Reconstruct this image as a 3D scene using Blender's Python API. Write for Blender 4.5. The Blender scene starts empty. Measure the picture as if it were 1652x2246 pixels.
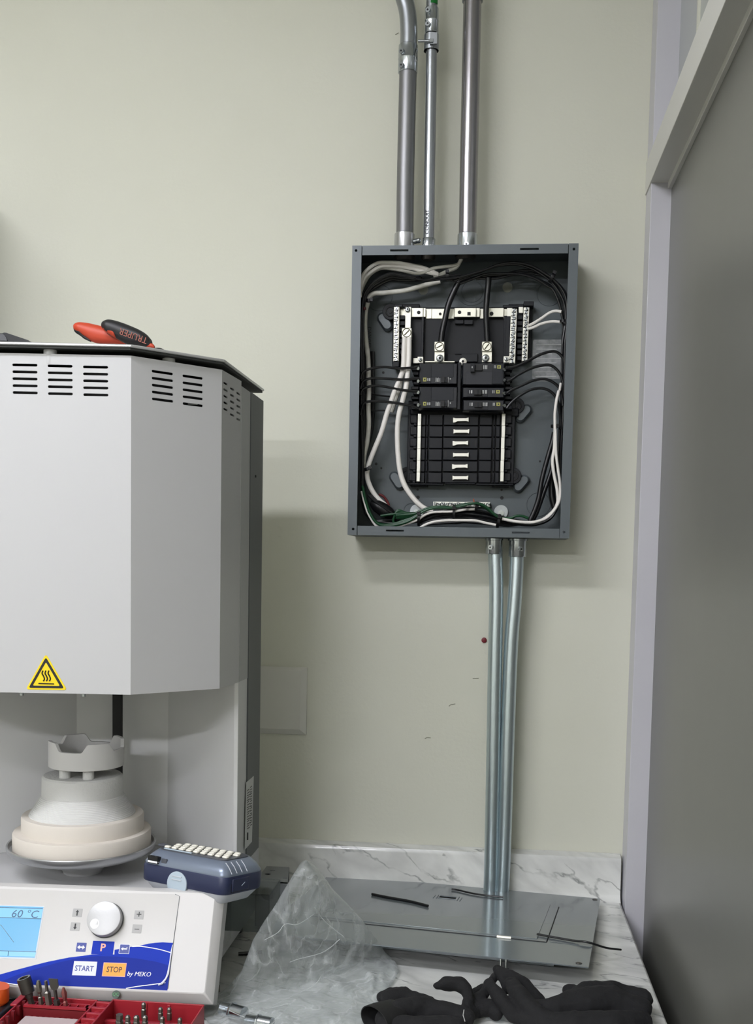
import bpy, bmesh, math, random
from mathutils import Vector, Matrix, noise
random.seed(7)
V = Vector
scene = bpy.context.scene
COL = scene.collection
R_ = math.radians

# ---------------------------------------------------------------- camera
FPX, PCX, PCY = 2342.0, 843.0, 1415.0
YAW, PIT, ROLL = .0980, -.0735, .0193
EYE = V((0, -1.848, 1.464))
_fw = V((-math.sin(YAW)*math.cos(PIT), math.cos(YAW)*math.cos(PIT), math.sin(PIT)))
_r0 = V((math.cos(YAW), math.sin(YAW), 0)); _u0 = _r0.cross(_fw)
RX = math.cos(ROLL)*_r0 + math.sin(ROLL)*_u0
UX = -math.sin(ROLL)*_r0 + math.cos(ROLL)*_u0
cam = bpy.data.cameras.new('camera'); camo = bpy.data.objects.new('camera', cam); COL.objects.link(camo)
camo.matrix_world = Matrix(((RX.x, UX.x, -_fw.x, EYE.x), (RX.y, UX.y, -_fw.y, EYE.y), (RX.z, UX.z, -_fw.z, EYE.z), (0, 0, 0, 1)))
cam.sensor_fit = 'VERTICAL'; cam.sensor_height = 36; cam.lens = FPX/2246*36
cam.shift_x = -(PCX-826)/2246; cam.shift_y = (PCY-1123)/2246
cam.clip_start = .02; cam.clip_end = 50
scene.camera = camo

# ---------------------------------------------------------------- world, exposure
w = bpy.data.worlds.new('world'); scene.world = w; w.use_nodes = True
w.node_tree.nodes['Background'].inputs[0].default_value = (.62, .66, .70, 1)
w.node_tree.nodes['Background'].inputs[1].default_value = .25
vs = scene.view_settings
vs.view_transform = 'Standard'; vs.look = 'None'; vs.gamma = 1; vs.use_curve_mapping = False
vs.exposure = -0.36
LIGHT_MAIN, LIGHT_FAR, LIGHT_REAR = 72.0, 210.0, 45.0     # emission of the three ceiling fixtures

# ---------------------------------------------------------------- pixel -> point helpers
def ray(u, v): return _fw + (u-PCX)/FPX*RX - (v-PCY)/FPX*UX
def ay(u, v, Y): d = ray(u, v); return EYE + d*((Y-EYE.y)/d.y)
def az(u, v, Z): d = ray(u, v); return EYE + d*((Z-EYE.z)/d.z)
def ax(u, v, X): d = ray(u, v); return EYE + d*((X-EYE.x)/d.x)
def Z1(x, y): return (740+x/5.9, 500+y/5.9)
def Z2(x, y): return (1010+x/5.9, 500+y/5.9)
def Z3(x, y): return (740+x/5.9, 840+y/5.9)
def Z4(x, y): return (1010+x/5.9, 840+y/5.9)
def ZC(x, y): return (850+x/4.859, 640+y/4.859)
def ZD(x, y): return (860+x/5.329, 890+y/5.329)
def ZP(x, y): return (x/3.304, 1900+y/3.304)
def ZK(x, y): return (x/3.4417, 2120+y/3.4417)

# ---------------------------------------------------------------- materials
def lin(h):
    h = h.lstrip('#'); o = []
    for i in (0, 2, 4):
        c = int(h[i:i+2], 16)/255
        o.append(c/12.92 if c <= .04045 else ((c+.055)/1.055)**2.4)
    return (*o, 1)
_M = {}
def mat(name, col, rough=.5, metal=0., bump=None, vary=None, coat=0., emit=None, alpha=None, spec=.5, aniso=None):
    if name in _M: return _M[name]
    m = bpy.data.materials.new(name); m.use_nodes = True; nt = m.node_tree; b = nt.nodes['Principled BSDF']
    c = lin(col); b.inputs['Base Color'].default_value = c
    b.inputs['Roughness'].default_value = rough; b.inputs['Metallic'].default_value = metal
    b.inputs['Specular IOR Level'].default_value = spec; b.inputs['Coat Weight'].default_value = coat
    if emit: b.inputs['Emission Color'].default_value = lin(emit[0]); b.inputs['Emission Strength'].default_value = emit[1]
    if alpha is not None: b.inputs['Alpha'].default_value = alpha
    tc = nt.nodes.new('ShaderNodeTexCoord')
    def nz(scale, det=3, stretch=None):
        n = nt.nodes.new('ShaderNodeTexNoise'); n.inputs['Scale'].default_value = scale; n.inputs['Detail'].default_value = det
        if stretch:
            mp = nt.nodes.new('ShaderNodeMapping'); mp.inputs['Scale'].default_value = stretch
            nt.links.new(tc.outputs['Object'], mp.inputs[0]); nt.links.new(mp.outputs[0], n.inputs['Vector'])
        else: nt.links.new(tc.outputs['Object'], n.inputs['Vector'])
        return n
    if vary:
        c2, sc = vary[0], vary[1]
        n = nz(sc, 4, vary[2] if len(vary) > 2 else None); r = nt.nodes.new('ShaderNodeValToRGB')
        r.color_ramp.elements[0].position = .35; r.color_ramp.elements[1].position = .68
        r.color_ramp.elements[0].color = c; r.color_ramp.elements[1].color = lin(c2)
        nt.links.new(n.outputs[0], r.inputs[0]); nt.links.new(r.outputs[0], b.inputs['Base Color'])
    if bump:
        n = nz(bump[0], bump[3] if len(bump) > 3 else 3, bump[4] if len(bump) > 4 else None); bp = nt.nodes.new('ShaderNodeBump')
        bp.inputs['Strength'].default_value = bump[1]; bp.inputs['Distance'].default_value = bump[2]
        nt.links.new(n.outputs[0], bp.inputs['Height']); nt.links.new(bp.outputs[0], b.inputs['Normal'])
    _M[name] = m; return m

WALL = mat('wall_paint', 'cfcfc1', .62, bump=(160, .25, .0012, 2), vary=('ccccbd', 3))
CEIL = mat('ceiling_paint', 'd8d8d4', .8)
FLOORM = mat('floor_tile', '5f5c56', .4)
FRAME = mat('lavender_white_frame_paint', 'c6c5cb', .35, vary=('c1c0c7', 4))
LINT = mat('white_lintel_paint', 'd2d1cc', .4)
DOORM = mat('grey_door_lacquer', '797973', .34, .25, bump=(7, .12, .004, 2), vary=('74746e', 2))
BOXG = mat('grey_enamel_steel', '575e62', .38, .15, bump=(500, .1, .0003))
BOXI = mat('grey_enamel_inside', '50575a', .5, .1, bump=(500, .1, .0003))
COVG = mat('grey_cover_enamel', '747b7e', .2, .25, bump=(9, .06, .002, 2), coat=.3)
GALV = mat('galvanised_steel', 'a9adb1', .3, .95, bump=(60, .12, .0006, 3), vary=('969a9e', 30, (1, 1, .15)))
GALV2 = mat('bright_galvanised_steel', 'ccd8dd', .33, .95, bump=(30, .12, .0007, 3), vary=('bccbd1', 25, (1, 1, .1)))
GALVD = mat('dull_aluminium_conduit', '8e8e90', .46, .9, bump=(80, .1, .0005), vary=('848486', 30, (1, 1, .15)))
ZINC = mat('zinc_plated_steel', 'b6bbbf', .22, 1., bump=(90, .3, .0006))
TIN = mat('tinned_busbar', 'dcdacb', .38, .55, bump=(200, .1, .0003))
TINW = mat('bright_tin_plating', 'f0eee2', .4, .25)
BLKP = mat('black_phenolic_plastic', '15171c', .45, spec=.25)
BLKB = mat('breaker_black_plastic', '191b20', .4, spec=.3)
BLKG = mat('breaker_grey_label', '35363a', .55, spec=.25)
BLKD = mat('black_recess', '08080a', .6)
WBLK = mat('black_wire_insulation', '0e0f12', .33)
WWHT = mat('white_wire_insulation', 'ebe7e1', .38)
WGRY = mat('dirty_white_insulation', 'd0cec6', .42, vary=('b2b0a6', 60))
WGRN = mat('green_wire_insulation', '073f20', .38)
TAPE = mat('black_vinyl_tape', '101012', .4, spec=.3, bump=(90, .5, .002))
YEL = mat('breaker_yellow_mark', 'a3a052', .5)
PRNT = mat('pale_print', 'b9bab8', .6)
FWHT = mat('furnace_white_powder_coat', 'bbbbbc', .42, bump=(900, .12, .0002))
FGRY = mat('furnace_grey_powder_coat', 'aaabab', .5, bump=(900, .12, .0002))
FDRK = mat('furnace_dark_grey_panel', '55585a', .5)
ALU = mat('brushed_aluminium', 'bcbdbf', .28, .9, bump=(250, .15, .0003))
CER = mat('cream_ceramic_fibre', 'cdc6bd', .85, bump=(180, .2, .0006))
CERW = mat('white_ceramic_fibre_rough', 'c6c6c4', .9, bump=(260, .7, .0014, 4))
CERS = mat('white_ceramic_crucible', 'c2c1bf', .75, bump=(350, .15, .0004))
PWHT = mat('control_panel_white', 'c9c7c6', .42, bump=(1200, .1, .00015))
FILM = mat('control_panel_film', 'c2c0be', .22, bump=(30, .1, .0005))
BLUE = mat('blue_print', '0b2fa6', .4, spec=.12)
BLUD = mat('deep_blue_print', '08258e', .4, spec=.12)
BLUN = mat('navy_print', '182f86', .3)
WPR = mat('white_print', 'e8e8ea', .4)
KEYG = mat('pale_grey_key_print', 'a09f9e', .4)
KPR = mat('black_print', '15161a', .5)
ORG = mat('orange_print', 'f59a1e', .4)
SALM = mat('salmon_print', 'f0a890', .4)
SCR = mat('lcd_backlit', '2c5470', .2, emit=('86ccf6', .95))
SCRL = mat('lcd_backlit_band', '3a6480', .2, emit=('9ad6f8', 1.05))
LCDI = mat('lcd_ink', '3a5f80', .4)
SILV = mat('satin_silver_knob', 'b2b2b3', .42, .3, bump=(300, .2, .0003))
YLW = mat('warning_yellow', 'f2d313', .45)
NAVY = mat('navy_rubber_plastic', '232a48', .42, bump=(500, .1, .0002))
SGRY = mat('silver_grey_plastic', '7d8798', .3, .35)
LGRY = mat('light_blue_grey_plastic', 'a8b6c2', .38)
DGRY = mat('dark_grey_plastic', '4a4d55', .35)
KEYW = mat('cream_rubber_key', 'e8e5d8', .5)
LBASE = mat('pale_plastic_base', 'c3c7cf', .4)
RED = mat('red_case_plastic', '98202b', .42, bump=(200, .1, .0004))
REDD = mat('deep_red_case_plastic', '6e141c', .5)
BSTL = mat('bit_steel', '77736c', .35, .85, bump=(300, .2, .0003))
BSTD = mat('dark_bit_steel', '4f4c49', .4, .8, bump=(300, .2, .0003))
ORAN = mat('orange_rubber_grip', 'b83f22', .5)
BLKR = mat('black_rubber_grip', '161618', .5)
BLKC = mat('black_case_plastic', '1d1e22', .3)
GLOV = mat('black_knit_nylon', '0e0e10', .9, bump=(900, .6, .0008), vary=('151517', 25))
GLOVP = mat('black_nitrile_palm', '0d0d0e', .6, bump=(250, .4, .0008))
STEEL = mat('mill_steel_bracket', '85888a', .45, .2, bump=(80, .15, .0005))
SWIT = mat('cover_white_paint', 'cfcec6', .5)
REDP = mat('dark_red_plug', '6b1420', .5)
MARK = mat('wall_scuff', '8b8b7d', .7)
GRNT = mat('green_tape', '157a2e', .45)
LABW = mat('sticker_paper', 'c9cac8', .5)

def marble():
    m = bpy.data.materials.new('white_marble_laminate'); m.use_nodes = True; nt = m.node_tree; b = nt.nodes['Principled BSDF']
    b.inputs['Roughness'].default_value = .22; b.inputs['Coat Weight'].default_value = .15
    tc = nt.nodes.new('ShaderNodeTexCoord'); mp = nt.nodes.new('ShaderNodeMapping')
    mp.inputs['Rotation'].default_value = (0, R_(-28), R_(19)); mp2 = nt.nodes.new('ShaderNodeMapping'); mp2.inputs['Scale'].default_value = (1.1, 5.5, 4.0)
    nt.links.new(tc.outputs['Object'], mp.inputs[0]); nt.links.new(mp.outputs[0], mp2.inputs[0])
    def band(scale, dist, lo, hi, seed):
        n = nt.nodes.new('ShaderNodeTexNoise'); n.inputs['Scale'].default_value = scale; n.inputs['Detail'].default_value = 5
        n.inputs['Distortion'].default_value = dist; n.noise_dimensions = '4D'; n.inputs['W'].default_value = seed
        nt.links.new(mp2.outputs[0], n.inputs['Vector'])
        a = nt.nodes.new('ShaderNodeMath'); a.operation = 'SUBTRACT'; a.inputs[1].default_value = .5
        nt.links.new(n.outputs[0], a.inputs[0])
        ab = nt.nodes.new('ShaderNodeMath'); ab.operation = 'ABSOLUTE'; nt.links.new(a.outputs[0], ab.inputs[0])
        r = nt.nodes.new('ShaderNodeMapRange'); r.inputs[1].default_value = lo; r.inputs[2].default_value = hi
        r.inputs[3].default_value = 1; r.inputs[4].default_value = 0; r.clamp = True
        nt.links.new(ab.outputs[0], r.inputs[0]); return r
    thin = band(3.4, .25, .0, .016, 1.3); wide = band(2.1, .3, .0, .10, 4.1); msk = band(4, .3, .0, .09, 9.0)
    mu = nt.nodes.new('ShaderNodeMath'); mu.operation = 'MULTIPLY'; nt.links.new(thin.outputs[0], mu.inputs[0]); nt.links.new(msk.outputs[0], mu.inputs[1])
    m1 = nt.nodes.new('ShaderNodeMix'); m1.data_type = 'RGBA'; m1.inputs[6].default_value = lin('dedfdb'); m1.inputs[7].default_value = lin('c2c3c0')
    nt.links.new(wide.outputs[0], m1.inputs[0])
    m2 = nt.nodes.new('ShaderNodeMix'); m2.data_type = 'RGBA'; m2.inputs[7].default_value = lin('858785')
    nt.links.new(m1.outputs[2], m2.inputs[6]); nt.links.new(mu.outputs[0], m2.inputs[0])
    nt.links.new(m2.outputs[2], b.inputs['Base Color']); return m
MARB = marble()

def film_mat(name, tint, dens, edge, rough, crease=False, col='d6dada'):
    m = bpy.data.materials.new(name); m.use_nodes = True; nt = m.node_tree; nt.nodes.clear()
    o = nt.nodes.new('ShaderNodeOutputMaterial'); t = nt.nodes.new('ShaderNodeBsdfTransparent'); t.inputs[0].default_value = lin(tint)
    b = nt.nodes.new('ShaderNodeBsdfPrincipled'); b.inputs['Base Color'].default_value = lin(col); b.inputs['Roughness'].default_value = rough
    b.inputs['Coat Weight'].default_value = .6; b.inputs['Coat Roughness'].default_value = .08
    lw = nt.nodes.new('ShaderNodeLayerWeight'); lw.inputs[0].default_value = .45
    mr = nt.nodes.new('ShaderNodeMapRange'); mr.inputs[1].default_value = 0; mr.inputs[2].default_value = 1
    mr.inputs[3].default_value = dens; mr.inputs[4].default_value = edge
    nt.links.new(lw.outputs['Facing'], mr.inputs[0]); mx = nt.nodes.new('ShaderNodeMixShader')
    nt.links.new(mr.outputs[0], mx.inputs[0]); nt.links.new(t.outputs[0], mx.inputs[1]); nt.links.new(b.outputs[0], mx.inputs[2])
    if crease:
        tc = nt.nodes.new('ShaderNodeTexCoord'); n = nt.nodes.new('ShaderNodeTexNoise'); n.inputs['Scale'].default_value = 38; n.inputs['Detail'].default_value = 4
        n.inputs['Distortion'].default_value = 1.2
        nt.links.new(tc.outputs['Object'], n.inputs['Vector']); bp = nt.nodes.new('ShaderNodeBump'); bp.inputs['Strength'].default_value = .7; bp.inputs['Distance'].default_value = .006
        nt.links.new(n.outputs[0], bp.inputs['Height']); nt.links.new(bp.outputs[0], b.inputs['Normal']); nt.links.new(bp.outputs[0], lw.inputs['Normal'])
        n2 = nt.nodes.new('ShaderNodeTexNoise'); n2.inputs['Scale'].default_value = 9; n2.inputs['Detail'].default_value = 3; n2.inputs['Distortion'].default_value = 1.6
        nt.links.new(tc.outputs['Object'], n2.inputs['Vector']); m1 = nt.nodes.new('ShaderNodeMath'); m1.operation = 'SUBTRACT'; m1.inputs[1].default_value = .5; nt.links.new(n2.outputs[0], m1.inputs[0])
        m2 = nt.nodes.new('ShaderNodeMath'); m2.operation = 'ABSOLUTE'; nt.links.new(m1.outputs[0], m2.inputs[0])
        r2 = nt.nodes.new('ShaderNodeMapRange'); r2.inputs[1].default_value = 0; r2.inputs[2].default_value = .045; r2.inputs[3].default_value = .20; r2.inputs[4].default_value = 0; nt.links.new(m2.outputs[0], r2.inputs[0])
        ad = nt.nodes.new('ShaderNodeMath'); ad.operation = 'ADD'; ad.use_clamp = True; nt.links.new(mr.outputs[0], ad.inputs[0]); nt.links.new(r2.outputs[0], ad.inputs[1])
        nt.links.new(ad.outputs[0], mx.inputs[0])
    nt.links.new(mx.outputs[0], o.inputs[0]); return m
BAGM = film_mat('clear_crumpled_polythene', 'f4f6f6', .11, .52, .22, True)
SMOK = film_mat('smoky_clear_plastic', 'c2c7c5', .10, .4, .15, False, '8a8e8c')
GLASS = film_mat('obscured_glass', 'b9bab4', .55, .8, .3)

# ---------------------------------------------------------------- mesh builder
ORGN = {}
SET = [1.0, V((0, 0, 0))]          # size and offset of the group of things being built
def use(k=1.0, t=(0, 0, 0)): SET[0] = k; SET[1] = V(t)
def put(p): return V(p)*SET[0] + SET[1]
class MB:
    def __init__(s): s.v = []; s.f = []
    def add(s, vs_, fs): n = len(s.v); s.v += [V(p) for p in vs_]; s.f += [tuple(i+n for i in f) for f in fs]; return s
    def box(s, x0, x1, y0, y1, z0, z1, M=None):
        x0, x1 = sorted((x0, x1)); y0, y1 = sorted((y0, y1)); z0, z1 = sorted((z0, z1))
        p = [V(q) for q in ((x0,y0,z0),(x1,y0,z0),(x1,y1,z0),(x0,y1,z0),(x0,y0,z1),(x1,y0,z1),(x1,y1,z1),(x0,y1,z1))]
        if M: p = [M @ q for q in p]
        return s.add(p, [(0,3,2,1),(4,5,6,7),(0,1,5,4),(1,2,6,5),(2,3,7,6),(3,0,4,7)])
    def prism(s, poly, z0, z1, M=None):
        return s.loft([[V((x, y, z0)) for x, y in poly], [V((x, y, z1)) for x, y in poly]], M)
    def loft(s, rings, M=None, caps=True, closed=True):
        n = len(rings[0]); base = len(s.v)
        for r in rings: s.v += [(M @ V(p)) if M else V(p) for p in r]
        for k in range(len(rings)-1):
            for i in range(n if closed else n-1):
                j = (i+1) % n; a = base+k*n
                s.f.append((a+i, a+j, a+n+j, a+n+i))
        if caps:
            s.f.append(tuple(base+i for i in reversed(range(n)))); e = base+(len(rings)-1)*n
            s.f.append(tuple(e+i for i in range(n)))
        return s
    def tube(s, pts, r, n=10, caps=True):
        pts = [V(p) for p in pts]; rr = r if isinstance(r, (list, tuple)) else [r]*len(pts)
        t = (pts[1]-pts[0]).normalized(); up = V((0, 0, 1)) if abs(t.z) < .9 else V((1, 0, 0))
        nrm = (up - t*up.dot(t)).normalized(); rings = []
        for i, p in enumerate(pts):
            a = pts[min(i+1, len(pts)-1)]; b = pts[max(i-1, 0)]
            t = (a-b).normalized(); nrm = (nrm - t*nrm.dot(t)).normalized(); bi = t.cross(nrm)
            rings.append([p + (nrm*math.cos(2*math.pi*k/n) + bi*math.sin(2*math.pi*k/n))*rr[i] for k in range(n)])
        return s.loft(rings, None, caps)
    def lathe(s, prof, c, n=48, M=None, caps=True):
        c = V(c)
        return s.loft([[c + V((r*math.cos(2*math.pi*k/n), r*math.sin(2*math.pi*k/n), z)) for k in range(n)] for r, z in prof], M, caps)
    def ball(s, c, r, n=12, sq=(1, 1, 1)):
        m = n//2; c = V(c)
        return s.loft([[c + V((r*sq[0]*math.sin(math.pi*(i+.02)/(m+.04))*math.cos(2*math.pi*k/n), r*sq[1]*math.sin(math.pi*(i+.02)/(m+.04))*math.sin(2*math.pi*k/n), -r*sq[2]*math.cos(math.pi*i/m))) for k in range(n)] for i in range(m+1)])
    def capsule(s, a, ra, b, rb, n=12):
        a, b = V(a), V(b); d = (b-a).normalized(); pts = []; rr = []
        for k in range(5): q = math.pi/2*(k/4); pts.append(a - d*ra*math.cos(q)*.98); rr.append(max(ra*math.sin(q), ra*.08))
        for k in range(5): q = math.pi/2*(k/4); pts.append(b + d*rb*math.sin(q)*.98); rr.append(max(rb*math.cos(q), rb*.08))
        return s.tube(pts, rr, n)
    def disc(s, c, nrm, r, h, n=16):
        c, nrm = V(c), V(nrm).normalized(); return s.tube([c, c+nrm*h], r, n)
    def obj(s, name, m, parent=None, bevel=0, smooth=38, label=None, cat=None, group=None, kind=None, org=None):
        me = bpy.data.meshes.new(name); s.v = [put(p) for p in s.v]
        if parent is not None: o0 = ORGN[parent.name]
        elif org is not None: o0 = put(org)
        elif kind == 'structure': o0 = V((0, 0, 0))
        else:
            n = len(s.v); o0 = V((sum(p.x for p in s.v)/n, sum(p.y for p in s.v)/n, min(p.z for p in s.v)))
        me.from_pydata([p-o0 for p in s.v], [], s.f); me.update()
        bm = bmesh.new(); bm.from_mesh(me); bmesh.ops.recalc_face_normals(bm, faces=bm.faces); bm.to_mesh(me); bm.free()
        return finish(me, name, m, parent, o0, bevel, smooth, label, cat, group, kind)
def finish(me, name, m, parent, o0, bevel=0, smooth=38, label=None, cat=None, group=None, kind=None):
    for p in me.polygons: p.use_smooth = True
    me.set_sharp_from_angle(angle=R_(smooth))
    me.materials.clear(); me.materials.append(m)
    o = bpy.data.objects.new(name, me); COL.objects.link(o)
    if parent is not None: o.parent = parent
    else: o.location = o0
    ORGN[o.name] = o0
    if bevel:
        b = o.modifiers.new('bevel', 'BEVEL'); b.width = bevel; b.segments = 2; b.limit_method = 'ANGLE'; b.angle_limit = R_(40); b.harden_normals = False
    if label: o['label'] = label
    if cat: o['category'] = cat
    if group: o['group'] = group
    if kind: o['kind'] = kind
    return o
def thing(name, label, cat, loc, group=None):
    o = bpy.data.objects.new(name, None); COL.objects.link(o); loc = put(loc); o.location = loc; o.empty_display_size = .05
    o['label'] = label; o['category'] = cat
    if group: o['group'] = group
    ORGN[o.name] = V(loc); return o

class Fr:      # a flat local frame in the world: origin, x axis, y axis
    def __init__(s, o, ex, ey):
        s.o = V(o); s.ex = V(ex).normalized(); ey = V(ey); s.ey = (ey - s.ex*ey.dot(s.ex)).normalized(); s.ez = s.ex.cross(s.ey)
        s.M = Matrix(((s.ex.x, s.ey.x, s.ez.x, s.o.x), (s.ex.y, s.ey.y, s.ez.y, s.o.y), (s.ex.z, s.ey.z, s.ez.z, s.o.z), (0, 0, 0, 1)))
    def uv(s, px):
        d = ray(*px); t = (s.o-EYE).dot(s.ez)/d.dot(s.ez); p = EYE + d*t - s.o; return (p.dot(s.ex), p.dot(s.ey))
    def P(s, a, b, c=0): return s.o + s.ex*a + s.ey*b + s.ez*c
    def px(s, px, c=0): a, b = s.uv(px); return s.P(a, b, c)
def curve_mesh(cu):
    o = bpy.data.objects.new('tmp', cu); COL.objects.link(o); dg = bpy.context.evaluated_depsgraph_get(); dg.update()
    me = bpy.data.meshes.new_from_object(o.evaluated_get(dg)); bpy.data.objects.remove(o); return me
def plate(name, fr, outer, holes, z0, z1, m, parent=None, **kw):       # flat plate with real holes
    cu = bpy.data.curves.new('c', 'CURVE'); cu.dimensions = '2D'; cu.fill_mode = 'BOTH'; cu.extrude = abs(z1-z0)/2
    for poly in [outer]+list(holes):
        sp = cu.splines.new('POLY'); sp.points.add(len(poly)-1); sp.use_cyclic_u = True
        for i, (x, y) in enumerate(poly): sp.points[i].co = (x, y, 0, 1)
    me = curve_mesh(cu); bpy.data.curves.remove(cu)
    return place_mesh(me, name, fr, (z0+z1)/2, m, parent, **kw)
def place_mesh(me, name, fr, zc, m, parent, **kw):
    if parent is not None: o0 = ORGN[parent.name]
    else: o0 = put(fr.o)
    me.transform(Matrix.Translation(SET[1]-o0) @ Matrix.Scale(SET[0], 4) @ fr.M @ Matrix.Translation((0, 0, zc)))
    me.name = name; return finish(me, name, m, parent, o0, **kw)
def text(name, fr, s, a, b, size, m, parent, z=.0004, rot=0, align='CENTER', shear=0, sx=1, bold=0):
    cu = bpy.data.curves.new('t', 'FONT'); cu.body = s; cu.size = size; cu.align_x = align; cu.align_y = 'CENTER'; cu.extrude = .00012; cu.shear = shear; cu.resolution_u = 3
    cu.offset = bold
    me = curve_mesh(cu); bpy.data.curves.remove(cu)
    me.transform(Matrix.Translation((a, b, 0)) @ Matrix.Rotation(rot, 4, 'Z') @ Matrix.Diagonal((sx, 1, 1, 1)))
    return place_mesh(me, name, fr, z, m, parent)
def crom(P, k=6):
    P = [V(p) for p in P]; Q = [P[0]*2-P[1]]+P+[P[-1]*2-P[-2]]; o = []
    for i in range(1, len(Q)-2):
        a, b, c, d = Q[i-1:i+3]
        for j in range(k):
            t = j/k; o.append(.5*((2*b)+(c-a)*t+(2*a-5*b+4*c-d)*t*t+(3*b-a-3*c+d)*t**3))
    return o+[P[-1]]
def rrect(x0, y0, x1, y1, r, n=4):
    o = []
    for cx, cy, a in ((x1-r, y1-r, 0), (x0+r, y1-r, 90), (x0+r, y0+r, 180), (x1-r, y0+r, 270)):
        for k in range(n+1): q = R_(a+90*k/n); o.append((cx+r*math.cos(q), cy+r*math.sin(q)))
    return o
def circ(x, y, r, n=16): return [(x+r*math.cos(2*math.pi*k/n), y+r*math.sin(2*math.pi*k/n)) for k in range(n)]

# ================================================================ SETTING
CX1 = .236; CTZ = .90
MB().box(-2.6, .34, 0, .1, 0, 2.75).obj('wall_back', WALL, kind='structure')
MB().box(-2.7, -2.6, -7.0, .1, 0, 2.75).obj('wall_left', WALL, kind='structure')
MB().box(-2.7, .5, -7.1, -7.0, 0, 2.75).obj('wall_front', WALL, kind='structure')
MB().box(-2.7, .5, -7.1, .1, -.1, 0).obj('floor', FLOORM, kind='structure')
MB().box(-2.7, .5, -7.1, .1, 2.75, 2.85).obj('ceiling', CEIL, kind='structure')
wr = MB(); wr.box(.24, .34, -7.0, -1.05, 0, 2.75); wr.box(.24, .34, -1.05, -.001, 2.62, 2.75)
wr.obj('wall_right', WALL, kind='structure')
FX = .239; DX = .271; LZ0, LZ1 = 2.084, 2.136
fr_ = MB(); fr_.box(FX, DX+.03, -.058, -.0005, 0, 2.62); fr_.box(FX, DX+.03, -1.05, -1.0, 0, 2.62)
fr_.obj('trim_1', FRAME, kind='structure', bevel=.001)
li = MB(); li.box(FX-.002, FX+.028, -1.0, -.0, LZ0, LZ1); li.box(FX+.028, DX+.05, -1.0, -.058, LZ0+.012, LZ1); li.box(DX-.006, DX+.004, -1.0, -.058, LZ0-.010, LZ0+.014)
li.obj('trim_2', LINT, kind='structure', bevel=.0008)
MB().box(FX, DX+.03, -1.05, -.0, 2.58, 2.62).obj('trim_3', FRAME, kind='structure')
d = MB().box(DX, DX+.04, -.998, -.059, .005, LZ0+.008).obj('door_1', DOORM, kind='structure')
h = MB(); h.tube(crom([V((DX-.001, -.93, 1.02)), V((DX-.045, -.93, 1.02)), V((DX-.05, -.92, 1.02)), V((DX-.05, -.82, 1.02))], 5), .009, 10); h.tube([(DX-.006, -.93, 1.02), (DX, -.93, 1.02)], .026, 20)
h.obj('door_handle', ALU, d)
wn = MB().box(DX+.004, DX+.010, -1.0, -.058, LZ1, 2.58).obj('window_1', GLASS, kind='structure')
MB().box(DX+.000, DX+.004, -.236, -.230, LZ1, 2.58).obj('glazing_bead', WALL, wn)
MB().box(DX+.03, DX+.035, -1.0, -.058, LZ1, 2.58).obj('wall_beyond', mat('grey_partition', '66665f', .6), kind='structure')

# ---- ceiling fixtures: the room's only lamps
def fixture(x, y, w_, d_, e, label):
    t = thing('ceiling_light', label, 'ceiling light', (x, y, 2.70), 'surface fixtures on the ceiling')
    fb = MB(); fb.box(x-w_/2-.02, x+w_/2+.02, y-d_/2-.02, y+d_/2+.02, 2.715, 2.75)
    fb.obj('housing', mat('fixture_white_metal', 'e6e6e6', .5), t)
    MB().box(x-w_/2, x+w_/2, y-d_/2, y+d_/2, 2.70, 2.714).obj('diffuser', mat('diffuser_%g' % e, 'ffffff', .5, emit=('f7f8ff', e)), t)
fixture(-1.05, -1.50, 1.25, .14, LIGHT_MAIN, 'long white ceiling light nearest the back wall')
fixture(-1.25, -4.6, 1.25, .16, LIGHT_FAR, 'long white ceiling light at the far end of the room')
fixture(-.8, -3.0, 1.25, .16, LIGHT_REAR, 'long white ceiling light above the middle of the room')

# ================================================================ WORKTOP
wt = thing('worktop', 'white grey-veined marble-effect laminate worktop with upstand along the back wall', 'worktop', (-1, -.33, CTZ-.04))
MB().box(-2.3, CX1, -.710, -.022, CTZ-.04, CTZ).obj('top', MARB, wt, bevel=.004)
bs = MB(); prof = [(-.001, CTZ-.04), (-.022, CTZ-.04), (-.034, CTZ), (-.027, CTZ+.004), (-.0235, CTZ+.012), (-.022, CTZ+.066), (-.019, CTZ+.073), (-.001, CTZ+.077)]
bs.loft([[V((x, y, z)) for y, z in prof] for x in (-2.3, CX1-.006, CX1-.001)])
bs.obj('backsplash', MARB, wt, smooth=50)
cb = thing('base_cabinet', 'pale grey base cabinets carrying the worktop', 'cabinet', (-1, -.3, 0))
MB().box(-2.28, CX1-.01, -.60, -.03, .08, CTZ-.041).obj('body', FGRY, cb)
MB().box(-2.28, CX1-.01, -.55, -.03, 0, .08).obj('plinth', FDRK, cb)
for k in range(5):
    x0 = -2.27+k*.5; dd = MB().box(x0, x0+.49, -.62, -.601, .09, CTZ-.05).obj('door', FWHT, cb, bevel=.002)
    MB().box(x0+.44, x0+.452, -.645, -.621, .68, .80).obj('handle', ALU, dd, bevel=.002)
# added unseen cabinet that casts the shade on the wall at the left
wc = thing('added_shade_cabinet', 'white cabinet added out of view to shade the wall left of the furnace', 'cabinet', (-1.45, -.15, 1.80))
MB().box(-1.95, -.89, -.30, -.001, 1.80, 2.09).obj('body', FWHT, wc)
for k in range(2): MB().box(-1.948+k*.530, -1.422+k*.530, -.318, -.301, 1.802, 2.088).obj('door', FWHT, wc, bevel=.002)

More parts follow.
